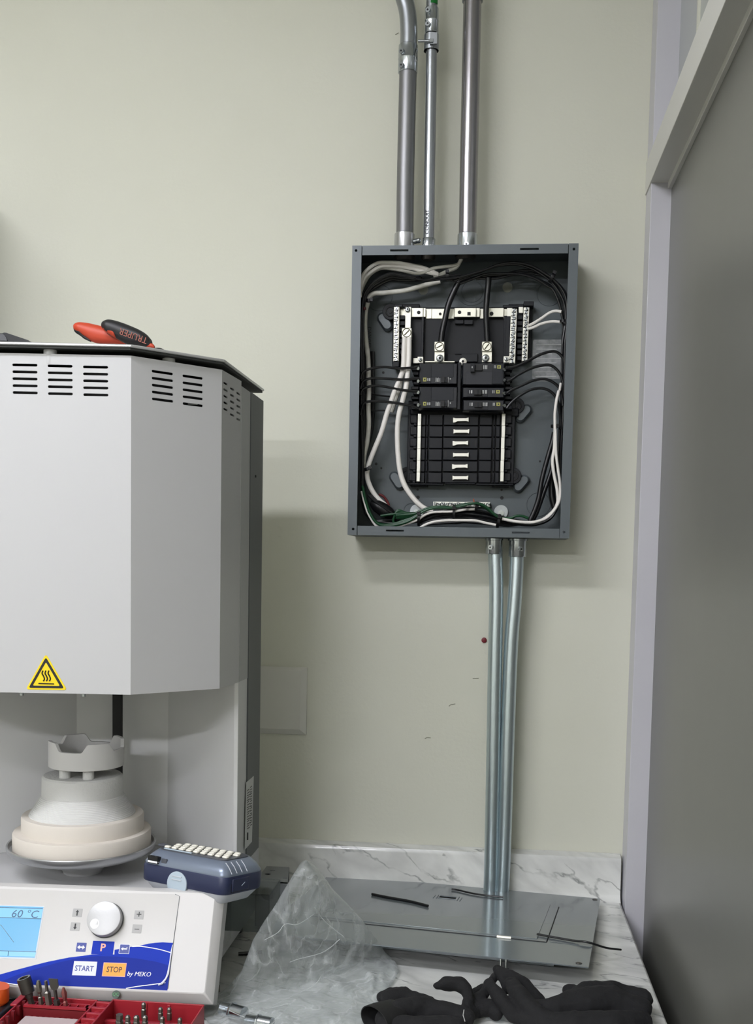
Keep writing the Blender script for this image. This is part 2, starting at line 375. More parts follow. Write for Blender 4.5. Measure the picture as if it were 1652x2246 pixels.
# ---- wall bits
p0 = ay(568, 1461, -.008); p1 = ay(671, 1611, -.008)
bc = MB(); x1 = p1.x; x0 = x1-.118; z1 = ay(671, 1464, -.004).z; z0 = ay(668, 1612, -.004).z
bc.loft([[V((x0, -.0005, z0)), V((x1, -.0005, z0)), V((x1, -.0005, z1)), V((x0, -.0005, z1))],
         [V((x0, -.004, z0)), V((x1, -.004, z0)), V((x1, -.004, z1)), V((x0, -.004, z1))],
         [V((x0+.01, -.009, z0+.01)), V((x1-.011, -.009, z0+.01)), V((x1-.011, -.009, z1-.005)), V((x0+.01, -.009, z1-.005))]])
bc.obj('blank_wall_plate', SWIT, smooth=20, bevel=.0008, label='painted-over blank cover plate on the wall beside the furnace', cat='cover plate')
q = ay(1062, 1404, -.001)
MB().lathe([(.0046, 0), (.0046, .0015), (.003, .0022)], (0, 0, 0), 14, Matrix.Translation(q) @ Matrix.Rotation(R_(90), 4, 'X')).obj('wall_plug', REDP, label='small dark red plug in the wall left of the lower conduits', cat='wall plug')
WF = Fr((0, 0, 0), (1, 0, 0), (0, 0, 1))
wb = bpy.data.objects['wall_back']
mk = MB()
for pts in ([(985, 1549), (989, 1545.5), (999, 1544)], [(932, 1620), (937, 1617.5), (945, 1618.5)], [(1037, 1488), (1050, 1487.6)], [(669, 1484), (670.5, 1487)], [(670.5, 1487), (670, 1510)], [(867, 76), (875, 72)]):
    mk.tube([ay(u, v, -.0004) for u, v in pts], .0007, 5)
mk.obj('scuff_mark', MARK, wb)

# ================================================================ ELECTRICAL PANEL
YF = -.095; XL, XR = -.2365, .1245; ZT, ZB = 1.9795, 1.5150
ep = thing('electrical_panel', 'open grey steel breaker panel on the wall with its cover off and wires showing', 'electrical panel', ((XL+XR)/2, 0, ZB))
b = MB(); T = .0018
plate('back_plate', Fr((0, -.0015, 0), (1, 0, 0), (0, 0, 1)), [(XL, ZB), (XR, ZB), (XR, ZT), (XL, ZT)], [], 0, .0015, BOXI, ep)
b.box(XL, XL+T, YF, -.002, ZB, ZT); b.obj('side_wall', BOXI, ep); b = MB(); b.box(XR-T, XR, YF, -.002, ZB, ZT); b.obj('side_wall', BOXI, ep)
b = MB(); b.box(XL+T, XR-T, YF+.001, -.002, ZT-T, ZT); b.obj('end_wall', BOXI, ep); b = MB(); b.box(XL+T, XR-T, YF+.001, -.002, ZB, ZB+T); b.obj('end_wall', BOXI, ep)
PF = Fr((0, YF, 0), (1, 0, 0), (0, 0, 1))
fl = .0152
def hole_at(px, r=.0022): a, c = PF.uv(px); return circ(a, c, r, 10)
plate('flange', PF, [(XL, ZB), (XL+fl, ZB), (XL+fl, ZT), (XL, ZT)], [hole_at((781.5, 550)), hole_at((775, 1160.5))], 0, .0016, BOXG, ep, bevel=.0006)
plate('flange', PF, [(XR-fl, ZB), (XR, ZB), (XR, ZT), (XR-fl, ZT)], [hole_at((1259, 547)), hole_at((1237, 1167))], 0, .0016, BOXG, ep, bevel=.0006)
def slot(pa, pb, hh):
    a0, c0 = PF.uv(pa); a1, c1 = PF.uv(pb); return [(a0, c0-hh), (a1, c0-hh), (a1, c0+hh), (a0, c0+hh)]
g = .0011
plate('flange', PF, [(XL+fl+g, ZT-.0150), (XR-fl-g, ZT-.0150), (XR-fl-g, ZT), (XL+fl+g, ZT)], [slot((856, 549.5), (896, 549.5), .0016), slot((1141, 546.5), (1182, 546.5), .0016)], -.001, .0004, BOXG, ep, bevel=.0005)
plate('flange', PF, [(XL+fl+g, ZB), (XR-fl-g, ZB), (XR-fl-g, ZB+.0150), (XL+fl+g, ZB+.0150)], [slot((847, 1163.5), (886, 1163.5), .0014), slot((1123, 1168), (1162, 1168), .0014)], -.001, .0004, BOXG, ep, bevel=.0005)
# embossings on the back plate: knock-out rings, lettering, holes, tabs
YB = -.003
BF = Fr((0, YB, 0), (1, 0, 0), (0, 0, 1))
def ring(px, r, m=BOXI, t=.0009, sq=1.0):
    c = ay(px[0], px[1], YB); MB().tube([c+V((r*math.cos(a), 0, r*sq*math.sin(a))) for a in [2*math.pi*k/28 for k in range(29)]], t, 6, False).obj('knockout', m, ep)
ring(Z2(150, 800), .026); ring(Z2(150, 820), .018); ring(Z1(540, 900), .022); ring(Z2(1150, 850), .020)
ring(Z4(1010, 1570), .020); ring(Z3(950, 1650), .012)
for t_, px in (('LINE 2', Z1(1160, 965)), ('LINE 1', Z2(620, 940))):
    a, c = BF.uv(px); text('embossed_lettering', BF, t_, a, c, .0125, BOXI, ep, .0006)
a, c = BF.uv(Z1(418, 1420)); text('stencil_lettering', BF, 'DANGER', a-.001, c, .009, KPR, ep, .0003, rot=R_(-90))
for px, r in ((Z1(595, 1872), .0022), (Z3(503, 1048), .0024), (Z3(570, 1102), .0018), (Z3(1040, 1380), .002), (Z3(1045, 1480), .003), (Z4(533, 1385), .002), (Z4(537, 1487), .003), (Z4(1030, 1015), .0018)):
    c = ay(*px, YB); MB().disc(c+V((0, .0006, 0)), (0, -1, 0), r, .0012, 12).obj('screw_hole', BLKD, ep)
for px in (Z1(1115, 800), Z2(610, 770)):
    c = ay(*px, YB); MB().disc(c, (0, -1, 0), .0085, .0006, 18).obj('wall_showing_through_hole', mat('shaded_wall_grey', '77786f', .6), ep)  # disc coloured like the wall in shadow behind the hole
def tab(px, ang, m):        # raised oval lance that the interior screws to
    c = ay(*px, -.004); M = Matrix.Translation(c) @ Matrix.Rotation(R_(90), 4, 'X') @ Matrix.Rotation(R_(ang), 4, 'Z')
    o1 = rrect(-.017, -.009, .017, .009, .0088, 5); o2 = [(x*.8, y*.7) for x, y in o1]
    MB().loft([[V((x, y, 0)) for x, y in o1], [V((x, y, .006)) for x, y in o1], [V((x, y, .010)) for x, y in o2]], M).obj('mounting_lance', m, ep)
tab(Z1(620, 1225), -55, BOXG); tab(Z4(815, 400), 50, BOXG); tab(Z4(785, 1305), 50, BOXG); tab(Z3(775, 1265), -55, BOXG)
# sticker on the back plate
a0, c0 = BF.uv(Z2(955, 1445)); a1, c1 = BF.uv(Z2(1345, 1955))
plate('rating_sticker', BF, rrect(a0-.002, c1, a1, c0, .003), [], 0, .0004, mat('silver_sticker', '8b8d8e', .4, .3, vary=('6c6f70', 140)), ep)
st = MB()
for k in range(9): zz = c0-.008-k*.0075; st.box(a0+.004, a1-.006-(k % 3)*.008, YB-.0009, YB-.0006, zz, zz-.0012)
st.obj('sticker_print', mat('sticker_ink', 'b5b6b6', .5), ep)

# ---- interior carriage (black base)
YC = -.026
CF = Fr((0, YC, 0), (1, 0, 0), (0, 0, 1))
def cuv(p): return CF.uv(p)
def cbox(mb, p0_, p1_, y0, y1, Y=None):        # box whose front face spans two pixels at depth y0
    f_ = Fr((0, y0 if Y is None else Y, 0), (1, 0, 0), (0, 0, 1)); a0, c0 = f_.uv(p0_); a1, c1 = f_.uv(p1_)
    return mb.box(a0, a1, y0, y1, c0, c1)
b = MB(); cbox(b, ZD(190, -60), ZD(1420, 915), -.020, -.008); cbox(b, ZC(245, 165), ZC(1305, 760), -.022, -.008); cbox(b, ZC(60, 130), ZC(330, 770), -.012, -.007); cbox(b, ZC(1290, 130), ZC(1530, 740), -.014, -.007)
b.obj('interior_base', BLKP, ep, bevel=.001)
b = MB(); cbox(b, ZC(365, 265), ZC(380, 690), -.034, -.022); cbox(b, ZC(1245, 255), ZC(1262, 740), -.036, -.022); cbox(b, ZC(1265, 262), ZC(1300, 700), -.040, -.022)
cbox(b, ZC(720, 300), ZC(810, 340), -.030, -.022); cbox(b, ZC(820, 300), ZC(910, 345), -.030, -.022); cbox(b, ZC(640, 660), ZC(960, 745), -.027, -.022); cbox(b, ZC(720, 662), ZC(790, 668), -.029, -.022)
b.obj('barrier_rib', BLKP, ep, bevel=.0006)
b = MB()
for k in range(8): y0 = 250+k*62; cbox(b, ZC(1383, y0), ZC(1440, y0+44), -.030, -.012)
for k in range(7): y0 = 250+k*62; cbox(b, ZC(133, y0), ZC(185, y0+44), -.026, -.012)
b.obj('terminal_comb', BLKP, ep, bevel=.0005)
# lower twelve pole spaces: proud cells with recessed joints between them
rows = [95, 232, 368, 502, 640, 775, 905]
for i in range(6):
    y0, y1 = rows[i]+5, rows[i+1]-5
    for x0, x1, dp in ((345, 392, -.028), (405, 420, -.027), (440, 592, -.029), (606, 1008, -.031), (1028, 1168, -.029), (1192, 1205, -.027), (1222, 1262, -.028)):
        sh = -i*3; hs = []
        b = MB(); cbox(b, ZD(x0+sh, y0), ZD(x1+sh, y1), dp, -.020); b.obj('pole_space', BLKP, ep, bevel=.0007)
    for side in (0, 1):
        b = MB(); xs = (215, 292) if side == 0 else (1325, 1400)
        cbox(b, ZD(xs[0]-i*3, y0+4), ZD(xs[1]-i*3, y1-22), -.026, -.018); e = (xs[0]+38 if side == 0 else xs[0])
        cbox(b, ZD(e-i*3, y1-24), ZD(e+36-i*3, y1+4), -.030, -.018); b.obj('side_step', BLKP, ep, bevel=.001)
        bx = (222, 240) if side == 0 else (1372, 1388)
        MBb = MB(); cbox(MBb, ZD(bx[0]-i*3, y0+18), ZD(bx[1]-i*3, y1-34), -.0266, -.020); MBb.obj('side_slot', BLKD, ep)
    sx = 715+(i % 2)*8-i*3; yc = rows[i]+[70, 68, 68, 73, 68, 68][i]
    b = MB(); cbox(b, ZD(sx-14, yc-46), ZD(sx+178+14, yc+34), -.0318, -.020); b.obj('stab_opening', BLKD, ep)
    f_ = Fr((0, -.036, 0), (1, 0, 0), (0, 0, 1))
    pts = [(sx, -24), (sx+30, -18), (sx+150, -18), (sx+180, -26), (sx+180, 22), (sx+150, 14), (sx+50, 16), (sx+22, 30), (sx, 30)] if i % 2 == 0 else [(sx, -24), (sx+20, -18), (sx+160, -18), (sx+184, -26), (sx+180, 24), (sx+160, 16), (sx+22, 16), (sx, 24)]
    plate('bus_stab', f_, [f_.uv(ZD(x, yc+y)) for x, y in pts][::-1], [], -.004, .002, TINW, ep, bevel=.0005)
for px0, px1 in ((ZD(615, 530), ZD(635, 600)), (ZD(968, 405), ZD(986, 475))):
    b = MB(); cbox(b, px0, px1, -.0315, -.030); b.obj('rating_slot', BLKD, ep)
# white breaker rails
for side, xa, xb in ((0, 322, 305), (1, 1306, 1282)):
    b = MB(); f_ = Fr((0, -.036, 0), (1, 0, 0), (0, 0, 1)); y = 95
    for i in range(6):
        y0 = rows[i] if i else 92; y1 = rows[i+1]-(20 if i == 5 else 0); t0 = i/6; x = xa+(xb-xa)*(t0+.08)
        o_ = 2 if (i % 2 and side) else 0
        cbox(b, ZD(x-19+o_, y0), ZD(x+19+o_, y1), -.036, -.028)
    b.obj('mounting_rail', TINW, ep, bevel=.0006)
b = MB(); cbox(b, ZD(190, 905), ZD(600, 925), -.030, -.012); cbox(b, ZD(620, 898), ZD(970, 915), -.032, -.012); cbox(b, ZD(985, 908), ZD(1420, 930), -.030, -.012); cbox(b, ZD(215, 925), ZD(420, 948), -.018, -.010); cbox(b, ZD(1170, 930), ZD(1370, 955), -.018, -.010)
b.obj('end_lip', BLKP, ep, bevel=.0006)
# corner feet with screw bosses
for px in (ZD(180, 810), ZD(1418, 822), ZC(35, 220), Z4(725, 300)):
    c = ay(*px, -.012); f = MB(); f.disc(c+V((0, .006, 0)), (0, -1, 0), .0135, .012, 20); f.obj('mounting_foot', BLKP, ep, bevel=.0006)
    f = MB(); f.tube([c+V((.0075*math.cos(a), -.0062, .0075*math.sin(a))) for a in [2*math.pi*k/20 for k in range(21)]], .0012, 6, False); f.disc(c+V((0, -.004, 0)), (0, -1, 0), .003, .0035, 12); f.obj('foot_screw', BLKD, ep)
# ---- stepped neutral strap across the top
f_ = Fr((0, -.034, 0), (1, 0, 0), (0, 0, 1))
strap = [(135, 235, -.020), (255, 380, -.033), (380, 408, -.030), (408, 472, -.024), (472, 632, -.024), (632, 712, -.029), (712, 945, -.036), (945, 985, -.030), (985, 1040, -.024), (1040, 1240, -.033), (1240, 1300, -.026)]
for i, (x0, x1, dp) in enumerate(strap):
    y0, y1 = ((172, 268) if dp <= -.03 else (180, 286))
    b = MB(); cbox(b, ZC(x0+1, y0), ZC(x1-1, y1), dp, dp+.003); b.obj('neutral_strap', TIN, ep, bevel=.0006)
for (x, y, r) in ((333, 220, 19), (562, 235, 15), (768, 218, 19), (1110, 233, 21)):
    c = ay(*ZC(x, y), -.0366 if 700 < x < 900 else (-.0336 if x != 562 else -.0246)); MB().disc(c+V((0, .001, 0)), (0, -1, 0), r/4.859/1330, .0012, 14).obj('strap_hole', BLKD, ep)
c = MB(); cbox(c, ZC(852, 216), ZC(886, 250), -.0368, -.036); c.obj('strap_hole', BLKD, ep)
# ---- terminal bars with rows of screws
def termbar(p_top, p_bot, wpx, n, Y, horizontal=False):
    A = ay(*p_top, Y); B = ay(*p_bot, Y); L = (B-A).length; d_ = (B-A).normalized(); s_ = V((0, -1, 0)).cross(d_)
    wd = wpx/1330/2; ev = V((0, 1, 0))
    b = MB(); M = Matrix(((s_.x, ev.x, d_.x, A.x), (s_.y, ev.y, d_.y, A.y), (s_.z, ev.z, d_.z, A.z), (0, 0, 0, 1)))
    b.box(-wd, wd, 0, .010, 0, L, M); bar = b.obj('terminal_bar', TINW, ep, bevel=.0006)
    for k in range(n):
        c = A+d_*(L*(k+.5)/n)+s_*((-1)**k*wd*.12)
        s = MB(); s.disc(c+V((0, .0005, 0)), (0, -1, 0), min(wd*.78, L/n*.42), .0028, 10); sc = s.obj('terminal_screw', ZINC, bar)
        ang = random.uniform(0, 3.1); dv = V((math.cos(ang), 0, math.sin(ang)))*wd*.7
        s = MB(); s.tube([c+V((0, -.0024, 0))-dv, c+V((0, -.0024, 0))+dv], .0005, 4); s.obj('screw_slot', BLKD, bar)
        s = MB(); s.tube([c+V((0, -.0002, 0))+d_*(L/n*.5)-s_*wd*.8, c+V((0, -.0002, 0))+d_*(L/n*.5)+s_*wd*.5], .0006, 4); s.obj('joint_line', BLKD, bar)
    return bar
termbar(ZC(98, 160), ZC(90, 740), 12.5, 15, -.034)
termbar(ZC(1350, 180), ZC(1328, 762), 13.5, 15, -.040)
termbar(ZC(1483, 165), ZC(1462, 740), 12.5, 16, -.034)
termbar(Z3(1240, 1565), Z4(385, 1572), 10.5, 15, -.016)
b = MB(); cbox(b, ZC(52, 740), ZC(125, 800), -.034, -.012); cbox(b, ZC(1452, 100), ZC(1560, 150), -.034, -.012); cbox(b, ZC(70, 130), ZC(160, 162), -.032, -.012); cbox(b, ZC(1230, 140), ZC(1395, 170), -.030, -.012); b.obj('bar_holder', BLKP, ep, bevel=.001)
b = MB(); cbox(b, ZC(192, 160), ZC(248, 385), -.040, -.036); b.obj('neutral_link', TINW, ep, bevel=.0006)
b = MB(); cbox(b, ZC(1275, 172), ZC(1330, 262), -.034, -.030); cbox(b, ZC(1400, 160), ZC(1445, 225), -.033, -.030); cbox(b, ZC(275, 705), ZC(330, 762), -.034, -.030); b.obj('bar_link', TINW, ep, bevel=.0006)
def screwhead(px, Y, r, n='cap_screw', m=ZINC):
    c = ay(*px, Y); s = MB(); s.lathe([(r, 0), (r, .0015), (r*.7, .0028), (r*.3, .003)], (0, 0, 0), 16, Matrix.Translation(c) @ Matrix.Rotation(R_(90), 4, 'X'))
    o = s.obj(n, m, ep); s = MB(); s.disc(c+V((0, -.0028, 0)), (0, -1, 0), r*.38, .0006, 8); s.obj('screw_recess', BLKD, o); return o
screwhead(ZC(215, 190), -.041, .0042); screwhead(ZC(560, 710), -.046, .0062); screwhead(ZC(1047, 708), -.046, .0062); screwhead(ZC(805, 745), -.036, .0062, m=TINW)
for px in (ZC(350, 725), ZC(1268, 720)):
    b = MB(); cbox(b, (px[0]-6, px[1]-7), (px[0]+6, px[1]+7), -.042, -.034); b.obj('bar_end_lug', TINW, ep, bevel=.0006); screwhead(px, -.043, .0032)
def lug(px, Y, sz=105, plate_to=None):
    b = MB(); h_ = sz/2; cbox(b, ZC(px[0]-h_, px[1]-h_), ZC(px[0]+h_, px[1]+h_), Y, Y+.018); lg = b.obj('terminal_lug', TIN, ep, bevel=.001)
    c = ay(*ZC(*px), Y); rr = sz*.42/4.859/1330
    s = MB(); s.tube([c+V((rr*math.cos(a), -.0002, rr*math.sin(a))) for a in [2*math.pi*k/24 for k in range(25)]], .0007, 5, False)
    a = random.uniform(.2, 1.2); dv = V((math.cos(a), 0, math.sin(a)))*rr*.8; s.tube([c-dv+V((0, -.0003, 0)), c+dv+V((0, -.0003, 0))], .0009, 5); s.obj('lug_screw', mat('lug_ring_dark', '5c5848', .5, .4), lg)  # darker ring edge and slot line of the lug screw
    if plate_to:
        b = MB(); cbox(b, ZC(px[0]-h_*.95, px[1]+h_*.9), ZC(px[0]+h_, plate_to), Y+.004, Y+.008); b.obj('lug_tongue', TIN, ep, bevel=.0005)
lug((553, 583), -.050, 105, 750); lug((1060, 582), -.050, 105, 748); lug((205, 437), -.048, 105)

# ---- circuit breakers
def breaker(x0, y0, x1, y1, kind):
    YBk = -.060
    f_ = Fr((0, YBk, 0), (1, 0, 0), (0, 0, 1)); A = f_.uv(ZC(x0, y0)); B = f_.uv(ZC(x1, y1))
    b = MB(); e = .0018
    b.loft([[V((A[0], -.032, B[1])), V((B[0], -.032, B[1])), V((B[0], -.032, A[1])), V((A[0], -.032, A[1]))],
            [V((A[0], YBk+.006, B[1])), V((B[0], YBk+.006, B[1])), V((B[0], YBk+.006, A[1])), V((A[0], YBk+.006, A[1]))],
            [V((A[0]+e, YBk, B[1]+e)), V((B[0]-e, YBk, B[1]+e)), V((B[0]-e, YBk, A[1]-e)), V((A[0]+e, YBk, A[1]-e))]])
    br = b.obj('circuit_breaker', BLKB, ep, smooth=20, bevel=.0005)
    def q(p, r_, dep, nm, m):
        mb = MB(); cbox(mb, ZC(*p), ZC(*r_), YBk-dep, YBk+.002); return mb.obj(nm, m, br, bevel=.0003)
    if kind == 'L':
        q((x0+135, y0+12), (x1-45, y0+155), .0006, 'face_label', mat('breaker_face', '222429', .5, spec=.25))
        q((x0+10, y0+10), (x0+130, y1-12), .0004, 'face_label', mat('breaker_face_b', '1c1e22', .5, spec=.25))
        yy = y1-78
        q((x0+45, yy), (x0+80, yy+42), .0007, 'amp_mark', YEL)
        q((x0+55, yy+11), (x0+70, yy+30), .0009, 'amp_figure', KPR)
        for k, xx in enumerate((88, 98, 110)): q((x0+xx, yy+6), (x0+xx+(5 if k < 2 else 12), yy+36), .0007, 'rating_print', PRNT)
        for k, xx in enumerate((180, 192, 204, 220)): q((x0+xx, yy+(k % 2)*6), (x0+xx+6, yy+46), .0007, 'rating_print', PRNT)
        q((x0+236, yy-8), (x0+275, yy+52), .0035, 'toggle', BLKD)
        q((x0+282, yy), (x0+300, yy+50), .0045, 'toggle', BLKP)
        q((x0+310, yy-30), (x0+315, yy+52), .0006, 'rating_print', PRNT); q((x0+330, yy+6), (x0+342, yy+22), .0006, 'rating_print', PRNT)
    elif kind == 'R2':
        q((x0+40, y0+100), (x0+315, y0+235), .0006, 'face_label', BLKG); q((x0+325, y0+20), (x1-25, y1-18), .0006, 'face_label', mat('breaker_face', '36373b', .45))
        q((x0+88, y0+10), (x0+132, y0+100), .008, 'toggle', BLKP); q((x0+100, y0+42), (x0+112, y0+62), .0086, 'toggle_print', PRNT)
        q((x0+140, y0+28), (x0+215, y0+88), .0035, 'toggle_slot', BLKD)
        for xx in (222, 240, 256): q((x0+xx, y0+30), (x0+xx+10, y0+72), .0007, 'rating_print', PRNT)
        for xx in (338, 352): q((x0+xx, y0+30), (x0+xx+7, y0+64), .0007, 'rating_print', PRNT)
        q((x0+372, y0+30), (x0+412, y0+68), .0007, 'amp_mark', YEL); q((x0+384, y0+40), (x0+398, y0+56), .0009, 'amp_figure', KPR)
    else:
        q((x0+55, y0+18), (x0+270, y1-18), .0006, 'face_label', mat('breaker_face_c', '26272b', .5, spec=.25))
        for xx in (75, 92, 100): q((x0+xx, y0+35), (x0+xx+7, y0+72), .0008, 'rating_print', PRNT)
        q((x0+125, y0+28), (x0+205, y0+85), .0055, 'toggle', BLKD); q((x0+155, y0+34), (x0+172, y0+80), .006, 'toggle_ridge', BLKP)
        for xx in (212, 224, 244, 256): q((x0+xx, y0+34), (x0+xx+8, y0+74), .0008, 'rating_print', PRNT)
        for xx in (322, 336): q((x0+xx, y0+36), (x0+xx+7, y0+70), .0008, 'rating_print', PRNT)
        q((x0+360, y0+34), (x0+400, y0+72), .0007, 'amp_mark', YEL); q((x0+374, y0+44), (x0+388, y0+60), .0009, 'amp_figure', KPR)
    return br
breaker(335, 755, 748, 992, 'L'); breaker(335, 1004, 748, 1250, 'L')
breaker(798, 752, 1248, 998, 'R2'); breaker(798, 1012, 1248, 1135, 'R1'); breaker(802, 1146, 1246, 1275, 'R1')
b = MB(); cbox(b, ZC(752, 752), ZC(775, 1252), -.056, -.034); b.obj('centre_barrier', BLKP, ep, bevel=.0006)
b = MB(); cbox(b, ZC(870, 1272), ZC(1190, 1292), -.050, -.032); b.obj('breaker_foot', BLKP, ep, bevel=.0006)
b = MB(); cbox(b, ZC(400, 738), ZC(718, 752), -.046, -.034); b.obj('strap_edge', TIN, ep, bevel=.0006)
for y in (820, 955, 1075, 1208):
    c = ay(*ZC(338, y), -.062); MB().disc(c, (-.6, -1, 0), .0028, .003, 10).obj('wire_terminal', ZINC, ep)
for y in (830, 945, 1085, 1215):
    c = ay(*ZC(1240, y), -.062); MB().disc(c, (.6, -1, 0), .0028, .003, 10).obj('wire_terminal', ZINC, ep)
b = MB()
for k in range(9):
    y = 800+k*52; cbox(b, ZC(255+(k % 2)*20, y), ZC(332, y+34), -.040-(k % 3)*.003, -.015)
b.obj('breaker_hook_step', BLKP, ep, bevel=.0008); b = MB()
for k in range(9):
    y = 800+k*52; cbox(b, ZC(1252, y), ZC(1330-(k % 2)*20, y+34), -.040-(k % 3)*.003, -.015)
b.obj('breaker_hook_step', BLKP, ep, bevel=.0008)
b = MB(); cbox(b, ZC(240, 1250), ZC(340, 1310), -.030, -.012); cbox(b, ZC(1250, 1240), ZC(1400, 1330), -.022, -.010); b.obj('base_shoulder', BLKP, ep, bevel=.002)

# ---- wires. each entry: points as (u, v, depth)
def wire(pts, r, m, n=8, nm='wire'):
    P = [ay(p[0], p[1], p[2]) for p in pts]; return MB().tube(crom(P, 6), r, n).obj(nm, m, ep)
def W(zf, pts, y0, y1=None):
    n = len(pts); y1 = y0 if y1 is None else y1
    return [(*zf(*p), y0+(y1-y0)*i/(n-1)) for i, p in enumerate(pts)]
rt = .0031; rs = .0021; rb = .0019
wire(W(Z1, [(290, 860), (300, 740), (330, 620), (400, 530), (520, 455), (650, 447), (800, 455), (1000, 490), (1130, 520), (1300, 595)], -.070, -.050), rt, WWHT)
wire(W(Z1, [(292, 900), (305, 780), (360, 640), (450, 560), (560, 500), (700, 492), (850, 505), (1000, 530), (1150, 570), (1310, 605)], -.062, -.050), rt, WWHT)
wire(W(Z1, [(300, 840), (350, 720), (430, 600), (560, 525), (700, 530), (850, 553), (1000, 585), (1110, 575), (1250, 520), (1400, 500), (1550, 475), (1600, 405)], -.050, -.055), .0027, WGRY)
wire(W(Z1, [(1250, 640), (1350, 595), (1450, 550), (1540, 510), (1590, 430), (1615, 380)], -.046, -.056), .0032, WGRY)
wire(W(Z1, [(1330, 690), (1200, 722), (1080, 755), (900, 805), (750, 825), (600, 840), (480, 848), (415, 895), (390, 980), (365, 1100), (360, 1300), (378, 1500), (400, 1700), (405, 1900), (410, 2124)], -.040, -.050)
     + W(Z3, [(402, 300), (408, 500), (400, 650), (380, 800), (350, 930), (335, 1100)], -.050, -.045), .0040, WGRY, 10)
wire(W(Z1, [(870, 1420), (862, 1600), (858, 1750), (845, 1850), (810, 1950), (765, 2060)], -.045, -.060) + W(Z3, [(740, 110), (690, 260), (640, 400), (570, 640), (480, 860), (405, 1060), (385, 1200), (430, 1350), (520, 1490), (630, 1590)], -.060, -.045), .0042, WWHT, 10)
wire(W(Z1, [(930, 1420), (925, 1700), (910, 1900), (885, 2090)], -.045, -.058) + W(Z3, [(870, 130), (840, 250), (800, 400), (778, 600), (785, 900), (815, 1150), (880, 1340), (1000, 1510), (1110, 1610), (1230, 1670)], -.058, -.045), .0044, WWHT, 10)
wire(W(Z1, [(830, 1900), (820, 2040)], -.030) + W(Z3, [(790, 120), (740, 260), (700, 380)], -.030), .0035, WGRY)
# black branch wires, left
for pts in ([(300, 1960), (330, 1870), (420, 1825), (600, 1798), (800, 1818), (1060, 1800)], [(300, 2080), (330, 1990), (430, 1948), (600, 1948), (850, 1962), (1065, 1950)], [(300, 2160), (335, 2085), (450, 2045), (600, 2050), (830, 2095), (1060, 2118)],
            [(300, 2420), (340, 2275), (450, 2243), (650, 2250), (850, 2280), (1000, 2315), (1060, 2340)]):
    wire(W(Z1, pts, -.066, -.062), rb+.0003, WBLK)
for pts in ([(430, 2140), (560, 2170), (740, 2185)], [(400, 2370), (560, 2362), (740, 2365)]): wire(W(Z1, pts, -.030), .0014, WBLK)
# black bundles, left side
for k, (dx, dy, Y) in enumerate(((0, 0, -.060), (22, 0, -.052), (38, 10, -.045), (-8, 20, -.045), (55, 20, -.036), (10, 40, -.036))):
    wire(W(Z1, [(1020+k*20, 640+(k % 3)*14), (850, 610+k*14), (700, 590+k*16), (560, 640+k*18), (430+dx*.5, 740+k*14), (345+dx, 880), (318+dx, 1100), (312+dx, 1400), (310+dx, 1700), (312+dx*1.2, 2050)], Y) + W(Z3, [(312+dx*1.3, 400), (318+dx, 700), (322+dx*.6, 950), (320+dx*.5, 1150), (318+dx*.6, 1350), (335+dx, 1550), (400+dx, 1720), (500+dx, 1820)], Y), rb+.0002, WBLK)
for dx in (150, 165): wire(W(Z1, [(300+dx, 1600), (298+dx, 1900), (300+dx, 2124)], -.012) + W(Z3, [(300+dx, 300), (290+dx, 500), (260+dx, 700), (200+dx, 850)], -.012), .0030, WBLK)
# black arcs across the top, right side
arcs = [([(-20, 640), (150, 590), (300, 545), (500, 470), (700, 447), (900, 482), (1050, 560), (1200, 665), (1320, 800), (1375, 950), (1385, 1200)], -.066),
        ([(0, 720), (130, 670), (320, 600), (500, 590), (700, 592), (850, 615), (1000, 670), (1110, 740), (1200, 800), (1270, 950), (1310, 1100), (1330, 1250)], -.056),
        ([(-100, 690), (100, 620), (280, 560), (480, 490), (700, 472), (880, 510), (1040, 590), (1180, 700), (1290, 850), (1350, 1000), (1365, 1200)], -.060),
        ([(250, 650), (450, 655), (650, 610), (850, 590), (1000, 602), (1150, 650), (1250, 760), (1330, 950), (1350, 1200)], -.050),
        ([(200, 660), (430, 640), (640, 580), (850, 545), (1020, 580), (1180, 655), (1300, 760), (1380, 900), (1390, 1150)], -.045),
        ([(-200, 660), (0, 680), (200, 640), (420, 610), (640, 600), (860, 610), (1060, 690), (1190, 780), (1290, 1000), (1330, 1200)], -.048)]
for k, (pts, Y) in enumerate(arcs):
    e = [(1355-(k % 3)*16, 1500), (1350-(k % 3)*16, 1800), (1345-(k % 3)*14, 2124)]
    e2 = [(1335-(k % 3)*16, 300), (1318-(k % 3)*16, 600), (1300-(k % 3)*14, 900), (1290-(k % 3)*10, 1200), (1285-(k % 3)*8, 1450), (1250-(k % 3)*12, 1620), (1160, 1760-(k % 3)*16), (1000, 1830-(k % 3)*14), (850, 1840-(k % 3)*22), (600, 1800-(k % 3)*25), (400, 1740-(k % 3)*26), (150, 1700-(k % 3)*28), (-100, 1690-(k % 3)*28)]
    e3 = [(1300, 1710-(k % 3)*20), (1100, 1780-(k % 3)*26), (900, 1810-(k % 3)*22), (700, 1815-(k % 3)*20), (480, 1790)]
    wire(W(Z2, pts+e, Y) + W(Z4, e2, Y+.006) + W(Z3, e3, Y+.006), rb+.0002, WBLK)
wire(W(Z1, [(1020, 655), (1150, 675), (1300, 640), (1430, 620), (1600, 600)], -.068), .0016, WBLK); wire(W(Z1, [(1150, 690), (1300, 668), (1450, 655), (1620, 625)], -.066), .0018, WBLK)
